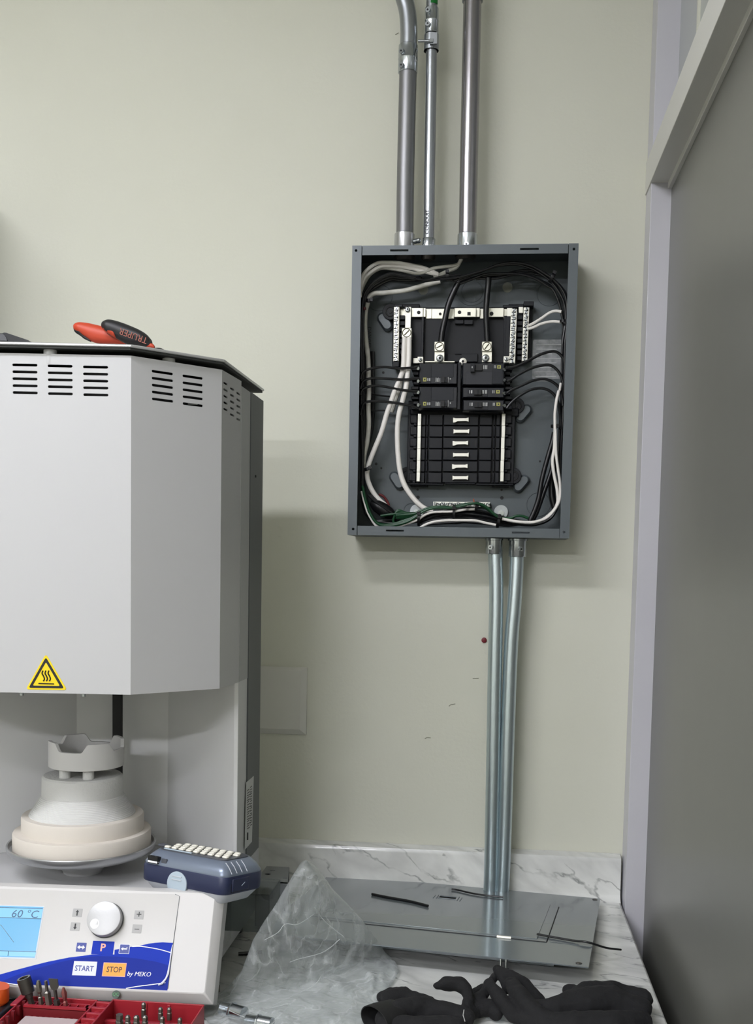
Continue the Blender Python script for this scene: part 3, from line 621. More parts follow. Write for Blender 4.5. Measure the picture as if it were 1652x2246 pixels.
# black branch wires, right
for pts in ([(590, 1800), (620, 1815), (750, 1780), (900, 1705), (1050, 1632), (1200, 1597), (1290, 1635), (1345, 1730), (1345, 1950)], [(600, 1985), (660, 1960), (750, 1900), (900, 1822), (1050, 1780), (1170, 1778), (1270, 1860), (1325, 1990), (1335, 2150)], [(600, 2140), (660, 2100), (800, 2035), (950, 1972), (1100, 1957), (1220, 2010), (1300, 2110), (1330, 2300)]):
    wire(W(Z2, pts, -.064), rb+.0004, WBLK)
wire(W(Z4, [(600, 330), (650, 265), (750, 178), (900, 92), (1050, 68), (1170, 112), (1255, 220), (1290, 400), (1300, 600)], -.060), rb+.0004, WBLK)
# main feeders
wire(W(Z1, [(1720, 640), (1640, 655), (1580, 690), (1520, 800), (1440, 990), (1395, 1180), (1360, 1340), (1340, 1500)], -.050, -.044), .0050, WBLK, 12)
wire(W(Z2, [(365, 640), (362, 720), (345, 900), (332, 1100), (340, 1300), (352, 1500)], -.052, -.044), .0048, WBLK, 12)
# right side thick white
wire(W(Z4, [(1275, 100), (1245, 230), (1225, 400), (1225, 600), (1215, 850), (1193, 1000), (1215, 1200), (1255, 1400), (1255, 1560), (1180, 1680), (1050, 1775), (900, 1805), (700, 1790), (540, 1758)], -.070), .0026, WWHT, 10)
wire(W(Z4, [(1232, 600), (1240, 900), (1262, 1100), (1290, 1300), (1288, 1500), (1220, 1640), (1110, 1750), (960, 1800)], -.072), .0023, WWHT, 10)
wire(W(Z4, [(1300, 0), (1285, 100)], -.072), .002, WWHT)
wire(W(Z4, [(1215, 640), (1190, 760), (1120, 1000), (1055, 1250), (1015, 1480), (960, 1650), (895, 1790)], -.056), .0040, WBLK, 10)
wire(W(Z4, [(1225, 900), (1180, 1130), (1085, 1400), (1030, 1560), (985, 1680), (930, 1790)], -.050), .0038, WBLK, 10)
wire(W(Z4, [(1240, 1000), (1190, 1200), (1185, 1450), (1230, 1640)], -.032), .0055, WBLK, 10)
wire(W(Z2, [(890, 1262), (960, 1225), (1050, 1168), (1150, 1100), (1230, 1075), (1310, 1085)], -.040, -.060), .0024, WWHT)
wire(W(Z2, [(890, 1305), (960, 1280), (1050, 1240), (1180, 1212), (1310, 1218)], -.038, -.060), .0024, WWHT)
# bottom bundle
def cat(*a): return sum(a, [])
wire(cat(W(Z3, [(315, 1400), (345, 1520), (385, 1650), (440, 1760), (510, 1850)], -.070), W(Z3, [(640, 1880), (800, 1850), (950, 1805), (1050, 1765), (1110, 1720), (1200, 1680), (1300, 1668), (1500, 1662), (1640, 1640)], -.070), W(Z4, [(100, 1635), (190, 1632)], -.060)), .0021, WWHT)
wire(cat(W(Z3, [(1060, 1880), (1150, 1830), (1260, 1795), (1400, 1780), (1540, 1778)], -.074), W(Z4, [(60, 1778), (200, 1782), (330, 1812), (460, 1838)], -.074)), .0021, WWHT)
for k in range(5):
    o = k*13; Y = -.074+k*.003
    wire(cat(W(Z3, [(325+o*.4, 1330+o), (365+o*.3, 1520), (430+o*.2, 1700), (520, 1820-o*.3), (640, 1850-o*.6), (800, 1830-o), (920, 1790-o*1.2), (1020, 1730-o), (1130, 1655-o*.4), (1280, 1615-o*.3+k*8), (1450, 1615-o*.6+k*10)], Y), W(Z4, [(0, 1600-o*.8), (120, 1565-k*2), (230, 1560+k*4), (330, 1600+k*10), (420, 1680+k*6), (500, 1745)], Y)) if k < 3 else
         W(Z3, [(1030, 1700-o*.3), (900, 1700-o*.3), (780, 1700-o), (735, 1740), (725, 1790), (760, 1830), (860, 1810-o), (1000, 1740)], Y), .0021, WGRN)
wire(W(Z4, [(480, 1735), (560, 1750), (650, 1748), (720, 1722), (800, 1722), (880, 1752)], -.066), .0022, WGRN)
wire(W(Z3, [(560, 1720), (700, 1700), (850, 1690), (1000, 1705), (1060, 1700)], -.066), .0020, WGRN)
for o in (0, 16, 32): wire(W(Z3, [(760, 1715+o), (880, 1708+o), (1000, 1690+o*.6), (1090, 1650+o*.4), (1200, 1612+o*.5), (1330, 1600+o*.6), (1480, 1612+o*.4)], -.072+o*.0001), .0020, WGRN)
wire(W(Z3, [(770, 1750), (900, 1735), (1000, 1745)], -.056), .0014, WBLK); wire(W(Z3, [(600, 1800), (760, 1770), (900, 1730), (1040, 1720)], -.05), .0016, WBLK)
for k in range(5):
    wire(cat(W(Z3, [(1060, 1800+k*14), (1200, 1740+k*22), (1400, 1710+k*26), (1560, 1700+k*28)], -.056-k*.002), W(Z4, [(60, 1690+k*28), (250, 1720+k*24), (450, 1780+k*14), (620, 1800+k*12), (760, 1830)], -.056)), .0020, WBLK)
wire(W(Z4, [(170, 1500), (176, 1530), (190, 1560)], -.03), .0009, mat('orange_wire', 'b4552c', .5))
wire(W(Z3, [(540, 1440), (600, 1470), (650, 1540), (670, 1600)], -.040), .0022, mat('dark_red_wire', '5a1a1c', .4)); wire(W(Z1, [(345, 1030), (352, 1060)], -.058), .0032, mat('dark_red_wire', '5a1a1c', .4))
A = ay(*Z3(430, 1540), -.052); B = ay(*Z3(760, 1740), -.052)
P = [A.lerp(B, t) for t in (0, .1, .25, .5, .75, .92, 1)]
MB().tube(P, [.003, .007, .0105, .0115, .0100, .006, .003], 12).obj('taped_splice', TAPE, ep)
for k in range(3): wire(W(Z3, [(400+k*20, 1450), (480+k*20, 1530), (640+k*10, 1640), (760, 1720+k*12)], -.062+k*.005), .0016, WBLK)
# cable ties
for px, r, ax_ in ((Z1(410, 940), .0052, 0), (Z3(395, 1110), .0058, 20), (Z4(1218, 560), .0058, 0), (Z3(1058, 1750), .0125, 90), (Z3(1512, 1680), .0125, 90), (Z4(495, 1790), .0115, 80), (Z1(1425, 615), .006, 90), (Z2(1190, 640), .009, 60), (Z2(1335, 1210), .006, 0), (Z3(385, 1680), .005, 30), (Z4(210, 1600), .006, 80)):
    c = ay(*px, -.064); M = Matrix.Translation(c) @ Matrix.Rotation(R_(-ax_), 4, 'Y')
    s = MB(); s.loft([[M @ V((r*1.05*math.cos(a), r*math.sin(a), zz)) for a in [2*math.pi*k/14 for k in range(14)]] for zz in (-.0022, .0022)], None, False)
    s.box(r*.4, r*.4+.005, -r-.003, -r+.001, -.0028, .0028, M); s.obj('cable_tie', TAPE, ep)
# mounting bolts near the bottom
for px in (Z3(1030, 1660), Z4(525, 1670)):
    c = ay(*px, -.006); s = MB(); s.disc(c, (0, -1, 0), .0118, .0014, 24); wsh = s.obj('mounting_washer', GALV, ep); s = MB(); s.disc(c+V((0, -.001, -.002)), (0, -1, 0), .0055, .005, 6); s.obj('mounting_bolt', ZINC, ep)

# ================================================================ CONDUITS
def axis_px(lst, Y): return [ay(u, v, Y) for u, v in lst]
def collar(root, c, r, h_, m=ZINC, nm='connector', sc=None, up=1, lip=True):
    s = MB(); prof = [(r*.98, 0), (r, .001), (r, h_-.001), (r*.95, h_)] if not lip else [(r*1.12, 0), (r*1.12, .003), (r, .0035), (r, h_-.001), (r*.95, h_)]
    s.lathe([(a, z*up) for a, z in prof], c, 24, None); o = s.obj(nm, m, root)
    if sc:
        for a, z in sc:
            d_ = V((math.sin(a), -math.cos(a), 0)); cc = V(c)+V((0, 0, z*up))+d_*(r-.001)
            k = MB(); k.disc(cc, d_, .0040, .004, 12); k.disc(cc+d_*.004, d_, .0033, .0015, 6); k.obj('set_screw', ZINC, o)
            k = MB(); k.disc(cc+d_*.0056, d_, .0014, .0004, 6); k.obj('screw_recess', BLKD, o)
    return o
YK = -.052
# left upper conduit with offset bend
t = thing('conduit', 'dull grey upper conduit at the left, bent near the top, entering the panel', 'conduit', ay(886, 536, YK))
MB().tube(crom(axis_px([(888, 536), (889.5, 400), (893, 250), (895, 165), (896.5, 120)], YK), 8), .0143, 28).obj('pipe', GALVD, t)
MB().tube(crom(axis_px([(896, 105), (897, 70), (894, 25), (884, -12), (872, -45), (868, -80)], YK-.001), 10), .0140, 28).obj('bent_pipe', GALV, t)
a_ = ay(894.5, 161, YK); b_ = ay(896, 100, YK); k = MB(); k.tube([a_, a_.lerp(b_, .02), a_.lerp(b_, .48), a_.lerp(b_, .5), a_.lerp(b_, .52), b_.lerp(a_, .02), b_], [.0150, .0158, .0158, .0163, .0158, .0158, .0150], 28); cp = k.obj('coupling', ZINC, t)
for v in (114, 145):
    c = ay(884, v, YK-.013); k = MB(); k.disc(c, (-.5, -1, 0), .0042, .006, 12); k.obj('set_screw', ZINC, cp); k = MB(); k.disc(c+V((-.5, -1, 0)).normalized()*.0062, (-.5, -1, 0), .0015, .0004, 6); k.obj('screw_recess', BLKD, cp)
k = MB(); k.tube([ay(912, 105, YK-.006), ay(915, 108, YK-.010), ay(911, 124, YK-.012)], .0012, 6); k.tube([ay(913, 135, YK-.012), ay(911, 124, YK-.012)], .0012, 6); k.obj('strap_clip', ZINC, cp)
c0 = ay(887, 540, YK); collar(t, (c0.x, YK, ZT), .0166, ay(887, 513, YK).z-ZT, ALU, 'connector', None, 1, False)
k = MB(); cc = ay(909, 530, YK-.004); k.disc(cc, (1, -.5, .1), .004, .006, 12); k.ball(cc+V((.007, -.002, .001)), .0045, 10); k.obj('set_screw', ZINC, t)
# middle thin conduit
t = thing('conduit', 'thinnest upper conduit, in the middle, with a coupling and hanger clamp high up', 'conduit', ay(941, 536, YK))
MB().tube(axis_px([(940.5, 538), (942, 400), (945.5, 200), (947, 90)], YK), .0092, 24).obj('pipe', GALV, t)
MB().tube(axis_px([(947, 20), (948, -60)], YK), .0092, 24).obj('pipe', GALV, t)
a_ = ay(946.8, 76, YK); b_ = ay(947.3, 18, YK); k = MB(); k.tube([a_, a_.lerp(b_, .02), a_.lerp(b_, .46), a_.lerp(b_, .5), a_.lerp(b_, .54), b_.lerp(a_, .02), b_], [.0102, .0112, .0112, .0118, .0112, .0112, .0102], 24); cp = k.obj('coupling', ZINC, t)
for v in (24, 54):
    c = ay(940.5, v, YK-.010); k = MB(); k.disc(c, (-.3, -1, 0), .0040, .005, 12); k.obj('set_screw', ZINC, cp); k = MB(); k.disc(c+V((-.3, -1, 0)).normalized()*.0052, (-.3, -1, 0), .0015, .0004, 6); k.obj('screw_recess', BLKD, cp)
a_ = ay(946, 112, YK); b_ = ay(946.8, 78, YK); k = MB(); k.tube([a_, b_], .0122, 24, False); k.tube([a_, b_], .0114, 24, False)
k.box(b_.x-.001, b_.x+.010, YK-.0165, YK-.012, a_.z+.004, b_.z-.003); cl = k.obj('hanger_clamp', GALV, t)
c = ay(944, 90, YK-.018); k = MB(); k.tube([ay(917.5, 90, YK-.014), ay(943, 90, YK-.014)], .0023, 10); k.tube([ay(943, 91, YK-.014), ay(951, 91, YK-.014)], .0050, 6); k.obj('clamp_bolt', ZINC, cl)
a_ = ay(950, 12, YK); b_ = ay(950.6, -30, YK); k = MB()
k.loft([[p + V((.0096*math.sin(R_(q)), -.0096*math.cos(R_(q)), 0)) for q in range(-10, 86, 12)] for p in (V((a_.x-.0015, YK, a_.z)), V((b_.x-.0015, YK, b_.z)))], None, False, False)
o = k.obj('green_tape', GRNT, t); sm = o.modifiers.new('s', 'SOLIDIFY'); sm.thickness = .0006
c0 = ay(940, 540, YK); collar(t, (c0.x, YK, ZT), .0112, ay(940, 524, YK).z-ZT, ZINC, 'connector', [(.6, .006)], 1, False)
fp = Fr(ay(938, 470, YK-.0094), (1, 0, 0), (0, 0, 1)); text('pipe_stamp', fp, 'CONDUIT', -.0005, -.012, .0085, KPR, t, .0002, rot=R_(90))
# right upper conduit
t = thing('conduit', 'straight wide upper conduit at the right, entering the panel top', 'conduit', ay(1024, 536, YK))
MB().tube(axis_px([(1025.5, 538), (1029, 350), (1034.5, 100), (1036.5, 2), (1039, -60)], YK), .0146, 28).obj('pipe', mat('aged_galvanised_steel', '9c999b', .26, .95, bump=(60, .1, .0005), vary=('8a888b', 30, (1, 1, .12))), t)
a_ = ay(1036.5, 3, YK); k = MB(); k.tube([a_, a_+V((0, 0, .05))], .0168, 28); k.obj('coupling', GALV, t)
c0 = ay(1025, 540, YK); collar(t, (c0.x, YK, ZT), .0162, ay(1025, 514, YK).z-ZT, ZINC, 'connector', [(-.05, .008)], 1, False)
# locknuts / bushings inside the panel
for u in (887, 940, 1021):
    c = ay(u, 560, YK); MB().lathe([(.017 if u != 940 else .012, 0), (.017 if u != 940 else .012, -.006), (.013 if u != 940 else .009, -.010)], (c.x, YK, ZT-.002), 16).obj('locknut', BSTD, ep)
# lower two conduits
YL = -.050
t = thing('conduit', 'left one of the two bright conduits running from the panel down to the worktop', 'conduit', (ay(1077, 1940, YL).x, YL, CTZ), 'lower conduits')
pl = [(1086.5, 1196), (1087, 1225), (1088.5, 1270), (1088.5, 1330), (1087, 1400), (1085, 1500), (1082.5, 1650), (1079.5, 1800), (1076.5, 1940)]
P = axis_px(pl, YL); P.append(V((P[-1].x-.0015, YL, CTZ+.001))); MB().tube(crom(P, 6), .0120, 28).obj('pipe', GALV2, t)
c0 = ay(1084, 1190, YL); collar(t, (c0.x, YL, ZB-.001), .0140, .026, ZINC, 'connector', [(-.35, .015)], -1)
t = thing('conduit', 'right one of the two bright conduits, kinked below the panel and leaning left', 'conduit', (ay(1105, 1940, YL).x, YL, CTZ), 'lower conduits')
pl = [(1134.5, 1200), (1132.5, 1260), (1128, 1330), (1123.5, 1380), (1120, 1440), (1117, 1520), (1112.5, 1650), (1108, 1800), (1102.5, 1940)]
P = axis_px(pl, YL); P.append(V((P[-1].x-.003, YL, CTZ+.001))); MB().tube(crom(P, 6), [.0118]*(len(crom(P, 6))), 28).obj('pipe', GALV2, t)
c0 = ay(1136, 1190, YL); collar(t, (c0.x, YL, ZB-.001), .0150, .030, ZINC, 'connector', [(.3, .017)], -1)

# ================================================================ FURNACE
use(.955, (0, -.0832, .0659))      # the furnace and what rests on it
P0 = V((-.471, -.481)); P1 = P0; P2 = V((-.376, -.383)); P3 = V((-.370, -.293)); P4 = V((-.371, -.235)); P5 = V((-.370, -.147))
JB, JT = 1.288, 1.730
exf = V((.168, .018)).normalized(); FL = .276
PL = P1 - exf*FL                                     # left end of the front facet
nrm2 = V((exf.y, -exf.x)); mid = (P1+PL)/2
def mir(p): dlt = p-mid; a = dlt.dot(exf); n = dlt.dot(nrm2); return mid - exf*a + nrm2*n
F = thing('sintering_furnace', 'large white lift-bottom sintering furnace with vent slots and control panel, left of the breaker panel', 'furnace', (-.6, -.3, CTZ))
def facet(A, B, z0, z1, slots, m, nm):
    fr = Fr((A.x, A.y, z0), (B.x-A.x, B.y-A.y, 0), (0, 0, 1)); L = (B-A).length
    hs = []
    for (pa, pb, hh) in slots:
        a0, c0 = fr.uv(pa); a1, c1 = fr.uv(pb); c = (c0+c1)/2
        a0 = max(a0, .004); hs.append(rrect(a0, c-hh, a1, c+hh, hh*.98, 3))
    return fr, plate(nm, fr, [(0, 0), (L, 0), (L, z1-z0), (0, z1-z0)], hs, -.0016, 0, m, F)
sl = []
for ga, gb in ((27, 82), (104.5, 159), (182, 237)):
    for k in range(5): sl.append(((ga+k*.2, 800+k*15.2+(ga-27)*.03), (gb+k*.2, 801.2+k*15.2+(ga-27)*.03), .0017))
frF, o = facet(PL, P1, JB, JT, sl, FWHT, 'front_jacket')
# further slots off to the left, placed on the same pitch
sl2 = []
for ga, gb in ((333, 380), (400.5, 445)):
    for k in range(5): sl2.append(((ga+k*.1, (815 if ga < 340 else 825)+k*15.1), (gb+k*.1, (819.5 if ga < 340 else 829.5)+k*15.1), .0017))
frA, o = facet(P1, P2, JB, JT, sl2, FWHT, 'angled_jacket')
sl3 = []
for ga, gb, v0 in ((490.5, 499.5, 841), (505, 514, 853), (519, 527.5, 863)):
    for k in range(5): sl3.append(((ga, v0-2+k*14.2), (gb, v0+3+k*14.2), .0015))
frS, o = facet(P2, P3, JB, JT, sl3, FWHT, 'side_jacket')
facet(mir(P2), PL, JB, JT, [], FWHT, 'angled_jacket'); facet(mir(P3), mir(P2), JB, JT, [], FWHT, 'side_jacket')
inset = [PL, P1, P2, P3, mir(P3), mir(P2)]
cen = (P3+mir(P3))/2*.5+mid*.5
sh = lambda p, k: cen+(p-cen)*k
MB().prism([tuple(sh(p, .985)) for p in inset], JT-.012, JT-.010).obj('inner_lid', BLKD, F)
MB().prism([tuple(sh(p, .992)) for p in inset], JB+.0005, JB+.003).obj('underside', FGRY, F)
MB().prism([tuple(sh(p, .93)) for p in inset], JB+.02, JT-.02).obj('slot_shade_box', mat('slot_shade_black', '131314', .7), F)  # black box behind the vent slots stands in for the shade inside
k = MB()
for u, v in ((28, 868), (131, 841), (150, 856), (427, 884)): c = frF.px((u, v), -.010) if u < 290 else frA.px((u, v), -.008); k.box(c.x-.008, c.x+.008, c.y-.001, c.y+.001, c.z-.0014, c.z+.0014)
k.obj('inner_bracket', ALU, F)
# screws on the lower lip
for u, v in ((39, 1519), (176, 1522)):
    c = frF.px((u, v)); MB().disc((c.x, c.y+.012, JB-.002), (0, 0, -1), .003, .003, 10).obj('screw', ZINC, F)
# rear housing
IN1 = V((-.517, -.165)); IN2 = V((-.665, -.180))
M3, M4, M5 = mir(P3), mir(P4), mir(P5)
q2 = V((P3.x-.006, P3.y-.001))
poly = [P3, V((-.3705, -.236)), V((-.3695, -.147)), V((M5.x, -.147)), M4, M3, M3+V((.006, 0)), IN2, IN1, q2]
hs = MB().prism([tuple(p) for p in poly][::-1], .90+.10, 1.722); hs.obj('rear_housing', mat('housing_light_grey', 'd2d2d2', .5, bump=(900, .12, .0002)), F, smooth=20, bevel=.0008)
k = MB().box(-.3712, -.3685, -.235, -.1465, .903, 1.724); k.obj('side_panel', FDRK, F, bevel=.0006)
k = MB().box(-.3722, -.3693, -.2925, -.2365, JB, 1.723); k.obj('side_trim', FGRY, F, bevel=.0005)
# top plate
pt = [PL+V((-.006, -.012)), P1+V((.004, -.012)), P2+V((.009, -.006)), V((-.3665, -.30)), V((-.366, -.085)), V((-.86, -.10)), mir(P3), mir(P2)+V((-.01, -.01))]
pt[3] = V((-.3645, -.29))
pt = [PL+V((-.006, -.012)), P1+V((.003, -.010)), P2+V((.006, -.008)), V((-.3675, -.147)), V((-.86, -.16)), mir(P2)+V((-.01, -.01))]
MB().prism([tuple(p) for p in pt], 1.7388, 1.7425).obj('top_plate', mat('satin_aluminium_plate', 'c6c6c6', .35, .6), F, bevel=.001)
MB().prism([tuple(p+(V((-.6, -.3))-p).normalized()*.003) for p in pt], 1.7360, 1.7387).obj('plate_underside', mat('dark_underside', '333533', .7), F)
for px in ((102, 768), (376, 788), (-60, 766)):
    c = az(px[0], px[1], 1.734); c = V((c.x, c.y, 0)); 
    if px[0] == 376: c = c+V((-.006, .008, 0))
    else: c = c+V((0, .012, 0))
    MB().lathe([(.0085, JT-.012), (.0085, 1.7360)], (c.x, c.y, 0), 20).obj('standoff', FWHT, F)
# base
DK = 1.0
MB().box(-.86, -.368, -.50, -.147, CTZ+.0005, DK).obj('base', FWHT, F, bevel=.002)
for x, y in ((-.40, -.20), (-.40, -.44), (-.80, -.20), (-.80, -.44)): MB().lathe([(.016, .8735), (.018, .8745), (.018, CTZ+.0004)], (x, y, 0), 20).obj('rubber_foot', BLKR, F)
k = MB()
for i in range(26): y = -.47+i*.0052; k.box(-.3685, -.3668, y, y+.0022, .913, .975)
k.obj('side_vent_ribs', FWHT, F)
# lift rod
c = ay(258, 1600, -.20); MB().box(c.x-.0075, c.x+.0075, -.204, -.196, DK, JB+.01).obj('lift_slot', BLKD, F, bevel=.001)
# warning triangle
def poly_px(fr, pts): return [fr.uv(p) for p in pts]
def tri(s, off=0):
    cx, cy = 101.5, 1487; P_ = [(101, 1434), (57, 1512), (147.5, 1513.5)]; P_ = [(cx+(x-cx)*s, cy+(y-cy)*s+off) for x, y in P_]
    uv = [V(frF.uv(p)) for p in P_]; o = []
    for i in range(3):
        A, B, C_ = uv[i], uv[(i+1) % 3], uv[i-1]; r = .10*s
        for t_ in (0, .33, .66, 1):
            a = A.lerp(C_, r*.8); b_ = A.lerp(B, r*.8); q = a.lerp(A, t_).lerp(A.lerp(b_, t_), t_); o.append((q.x, q.y))
    return o[::-1]
wl = plate('warning_sign', frF, tri(1.0), [], .0001, .0006, YLW, F)
plate('black_border', frF, tri(.86), [tri(.66)], .0006, .0009, KPR, wl)
for k in range(3):
    pts = [(94.5+k*6.6, 1470.5), (92.8+k*6.6, 1477), (96+k*6.6, 1483), (97.8+k*6.6, 1489), (95.5+k*6.6, 1494)]
    MB().tube(crom([frF.px(p, .0008) for p in pts], 4), .0009, 5).obj('heat_wave', KPR, wl)
MB().tube([frF.px((85, 1499), .0008), frF.px((119, 1500), .0008)], .0008, 5).obj('surface_line', KPR, wl)
# side sticker with text
frR = Fr((-.3685, -.235, 1.0), (0, 1, 0), (0, 0, 1))
pp = [(540, 1716), (556, 1702), (552, 1846), (536.5, 1864)]
stk = plate('rating_sticker', frR, poly_px(frR, pp)[::-1], [], 0, .0006, LABW, F)
k = MB()
for i in range(17):
    v = 1735+i*5.2; a = frR.px((541, v), .0008); b_ = frR.px((545+(i*7 % 5), v-4), .0008); k.tube([a, b_], .0006, 4)
    a = frR.px((548, v-8), .0008); b_ = frR.px((551.5, v-11+(i % 3)), .0008); k.tube([a, b_], .0006, 4)
a = frR.px((541.5, 1842), .0008); b_ = frR.px((541.8, 1826), .0008); k.tube([a, b_], .0014, 4)
k.obj('sticker_print', KPR, stk)
MB().disc(V((-.3684, -.2, ax(549, 1040, -.368).z)), (1, 0, 0), .002, .001, 8).obj('panel_screw', BLKD, F)

# ---- lift platform with hearth and crucible
LC = V((-.5955, -.332))
use(.955, (0, -.0832, .0689))
ft = thing('lift_table', 'round steel dish carrying stepped white ceramic discs under the furnace mouth', 'lift table', (LC.x, LC.y, DK-.003))
MB().lathe([(0.0278, DK-.0028), (0.0300, DK+.0020), (0.0450, DK+.0205), (0.0481, DK+.0215)], (LC.x, LC.y, 0), 48).obj('pedestal', FWHT, ft)
MB().lathe([(0.0463, 1.0216), (0.0850, 1.0240), (0.1020, 1.0300), (0.1068, 1.0355), (0.1080, 1.0420), (0.1073, 1.0432), (0.1050, 1.0430), (0.1030, 1.0370), (0.0980, 1.0355)], (LC.x-.001, LC.y, 0), 72).obj('steel_dish', ALU, ft)
MB().lathe([(0.0992, 1.0358), (0.0997, 1.037), (0.0997, 1.0600), (0.0986, 1.0622), (0.0934, 1.0628)], (LC.x, LC.y, 0), 72).obj('lower_hearth_ring', CER, ft)
MB().lathe([(0.0882, 1.0628), (0.0882, 1.0840), (0.0869, 1.0862), (0.0786, 1.0866)], (LC.x+.001, LC.y, 0), 72).obj('upper_hearth_ring', CER, ft)
pr_ = [(0.0772, 1.0850)]
for i in range(13):
    t_ = i/13; r0 = .0768-.0176*t_; z = 1.0866+.0280*t_; pr_ += [(r0, z), (r0-.0001, z+.0014), (r0-.0013, z+.0017)]
pr_ += [(0.0587, 1.1150)]
MB().lathe(pr_, (LC.x, LC.y, 0), 72).obj('ribbed_cone', mat('white_ceramic_ribbed', 'cbcbc9', .9), ft, smooth=15)
MB().lathe([(0.0583, 1.1150), (0.0587, 1.1165), (0.0583, 1.1420), (0.0555, 1.1448), (0.0481, 1.1452)], (LC.x, LC.y, 0), 64).obj('plug', CERW, ft)
cr = thing('sintering_crucible', 'white castellated ceramic crucible ring standing on pegs above the hearth', 'crucible', (LC.x+.006, LC.y, 1.1454))
CC = V((LC.x+.006, LC.y))
for a in (-30, 25, 150, 205):
    x, y = CC.x+0.039*math.sin(R_(a)), CC.y-0.039*math.cos(R_(a)); MB().lathe([(0.0081, 1.1454), (0.0081, 1.1590)], (x, y, 0), 16).obj('peg', CERW, cr)
MB().lathe([(0.0463, 1.1588), (0.0532, 1.1588), (0.0532, 1.161)], (CC.x, CC.y, 0), 60).obj('crucible_floor', CERS, cr)
n = 144; ri, ro = .0488, .0543; rings = [[], [], [], []]
for i in range(n):
    a = 360*i/n; dlt = min(abs(((a-40-90*j+180) % 360)-180) for j in range(4))
    hgt = 1.1975 if dlt < 17 else (1.1855 if dlt > 26 else 1.1855+.0120*(26-dlt)/9)
    d_ = V((math.sin(R_(a)), -math.cos(R_(a)), 0)); c = V((CC.x, CC.y, 0))
    rings[0].append(c+d_*ri+V((0, 0, 1.161))); rings[1].append(c+d_*ro+V((0, 0, 1.1590))); rings[2].append(c+d_*ro+V((0, 0, hgt))); rings[3].append(c+d_*ri+V((0, 0, hgt)))
k = MB(); k.loft([rings[0], rings[1], rings[2], rings[3], rings[0]], None, False); k.obj('crucible_wall', CERS, cr, smooth=30, bevel=.0005)

use(.955, (0, -.0832, .0659))
# ---- control panel (part of the furnace, tilted back)
B_ = az(448, 2178, .917); T_ = az(474, 1960, 1.027); L_ = az(0, 1944, 1.027)
cp = Fr(B_, T_-L_, T_-B_)
Wd, Hd = .36, (T_-B_).dot(cp.ey)
k = MB()
def rr(x0, y0, x1, y1, r, z): return [V((x, y, z)) for x, y in rrect(x0, y0, x1, y1, r, 4)]
k.loft([rr(-Wd-.010, -.010, .0105, Hd+.008, .002, -.040), rr(-Wd-.010, -.012, .0105, Hd+.008, .002, -.014), rr(-Wd-.0085, -.0105, .0090, Hd+.0065, .002, -.011), rr(-Wd-.001, -.0015, .0012, Hd+.0008, .003, -.0008), rr(-Wd, 0, 0, Hd, .003, 0)], cp.M)
pn = k.obj('control_panel', PWHT, F, smooth=18)
def dec(nm, pts, z0, z1, m, par=None, holes=()):
    return plate(nm, cp, [cp.uv(ZP(*p)) for p in pts][::-1], [[cp.uv(ZP(*p)) for p in h_] for h_ in holes], z0, z1, m, par or pn)
dec('overlay_film', [(-300, 155), (0, 163), (370, 175), (800, 192), (1270, 203), (1290, 207), (1303, 216), (1303, 240), (1256, 560), (1218, 885), (1205, 900), (920, 890), (0, 852), (-300, 840)], .0001, .0005, FILM)
MB().tube([cp.px(ZP(*p), .0003) for p in ((1270, 203), (1303, 218), (1256, 560), (1217, 888))], .0005, 4).obj('film_edge', FDRK, pn)
blue = [(-300, 860), (-300, 800), (0, 785), (100, 757), (200, 730), (350, 692), (500, 662), (600, 650), (665, 640), (830, 640), (832, 606), (945, 585), (1000, 580), (1080, 561), (1130, 555), (1180, 552), (1254, 556), (1213, 900), (920, 888), (400, 865), (0, 850)]
dec('blue_swoosh', blue, .0005, .0007, BLUE)
dec('dark_swoosh', [(-300, 860), (-300, 858), (0, 840), (120, 790), (260, 745), (420, 700), (560, 668), (700, 652), (850, 655), (1000, 670), (1130, 692), (1237, 722), (1214, 896), (920, 886), (400, 863), (0, 850)], .0007, .0009, BLUD)
for pts in ([(960, 583), (1020, 582), (1080, 590), (1160, 605), (1243, 628)], [(-100, 825), (0, 838), (60, 850), (130, 861)], [(915, 886), (1000, 872), (1110, 858), (1200, 845)]):
    MB().tube(crom([cp.px(ZP(*p), .0008) for p in pts], 5), .0007, 4).obj('white_line', WPR, pn)
# screen
dec('screen_bezel', [(-350, 270), (323, 290), (262, 676), (-350, 660)], .0005, .0008, mat('pale_bezel', 'c7cdd3', .4))
sc_ = dec('screen', [(-345, 276), (316, 297), (252, 664), (-345, 648)], .0008, .0011, SCR)
dec('screen_band', [(-345, 288), (312, 310), (300, 380), (-345, 362)], .0011, .0013, SCRL, sc_)
dec('screen_band', [(-345, 605), (263, 624), (255, 656), (-345, 640)], .0011, .0013, SCRL, sc_)
for pts in ([(-345, 288), (312, 310)], [(-345, 362), (301, 382)], [(-345, 603), (264, 622)], [(66, 617), (60, 652)], [(-60, 395), (0, 425), (12, 430), (103, 553)]):
    MB().tube([cp.px(ZP(*p), .0014) for p in pts], .00045, 4).obj('screen_line', LCDI, sc_)
a, c = cp.uv(ZP(182, 350)); text('screen_reading', cp, '60 \u00b0C', a, c, .0140, LCDI, pn, .0016, shear=.15, sx=1.1)
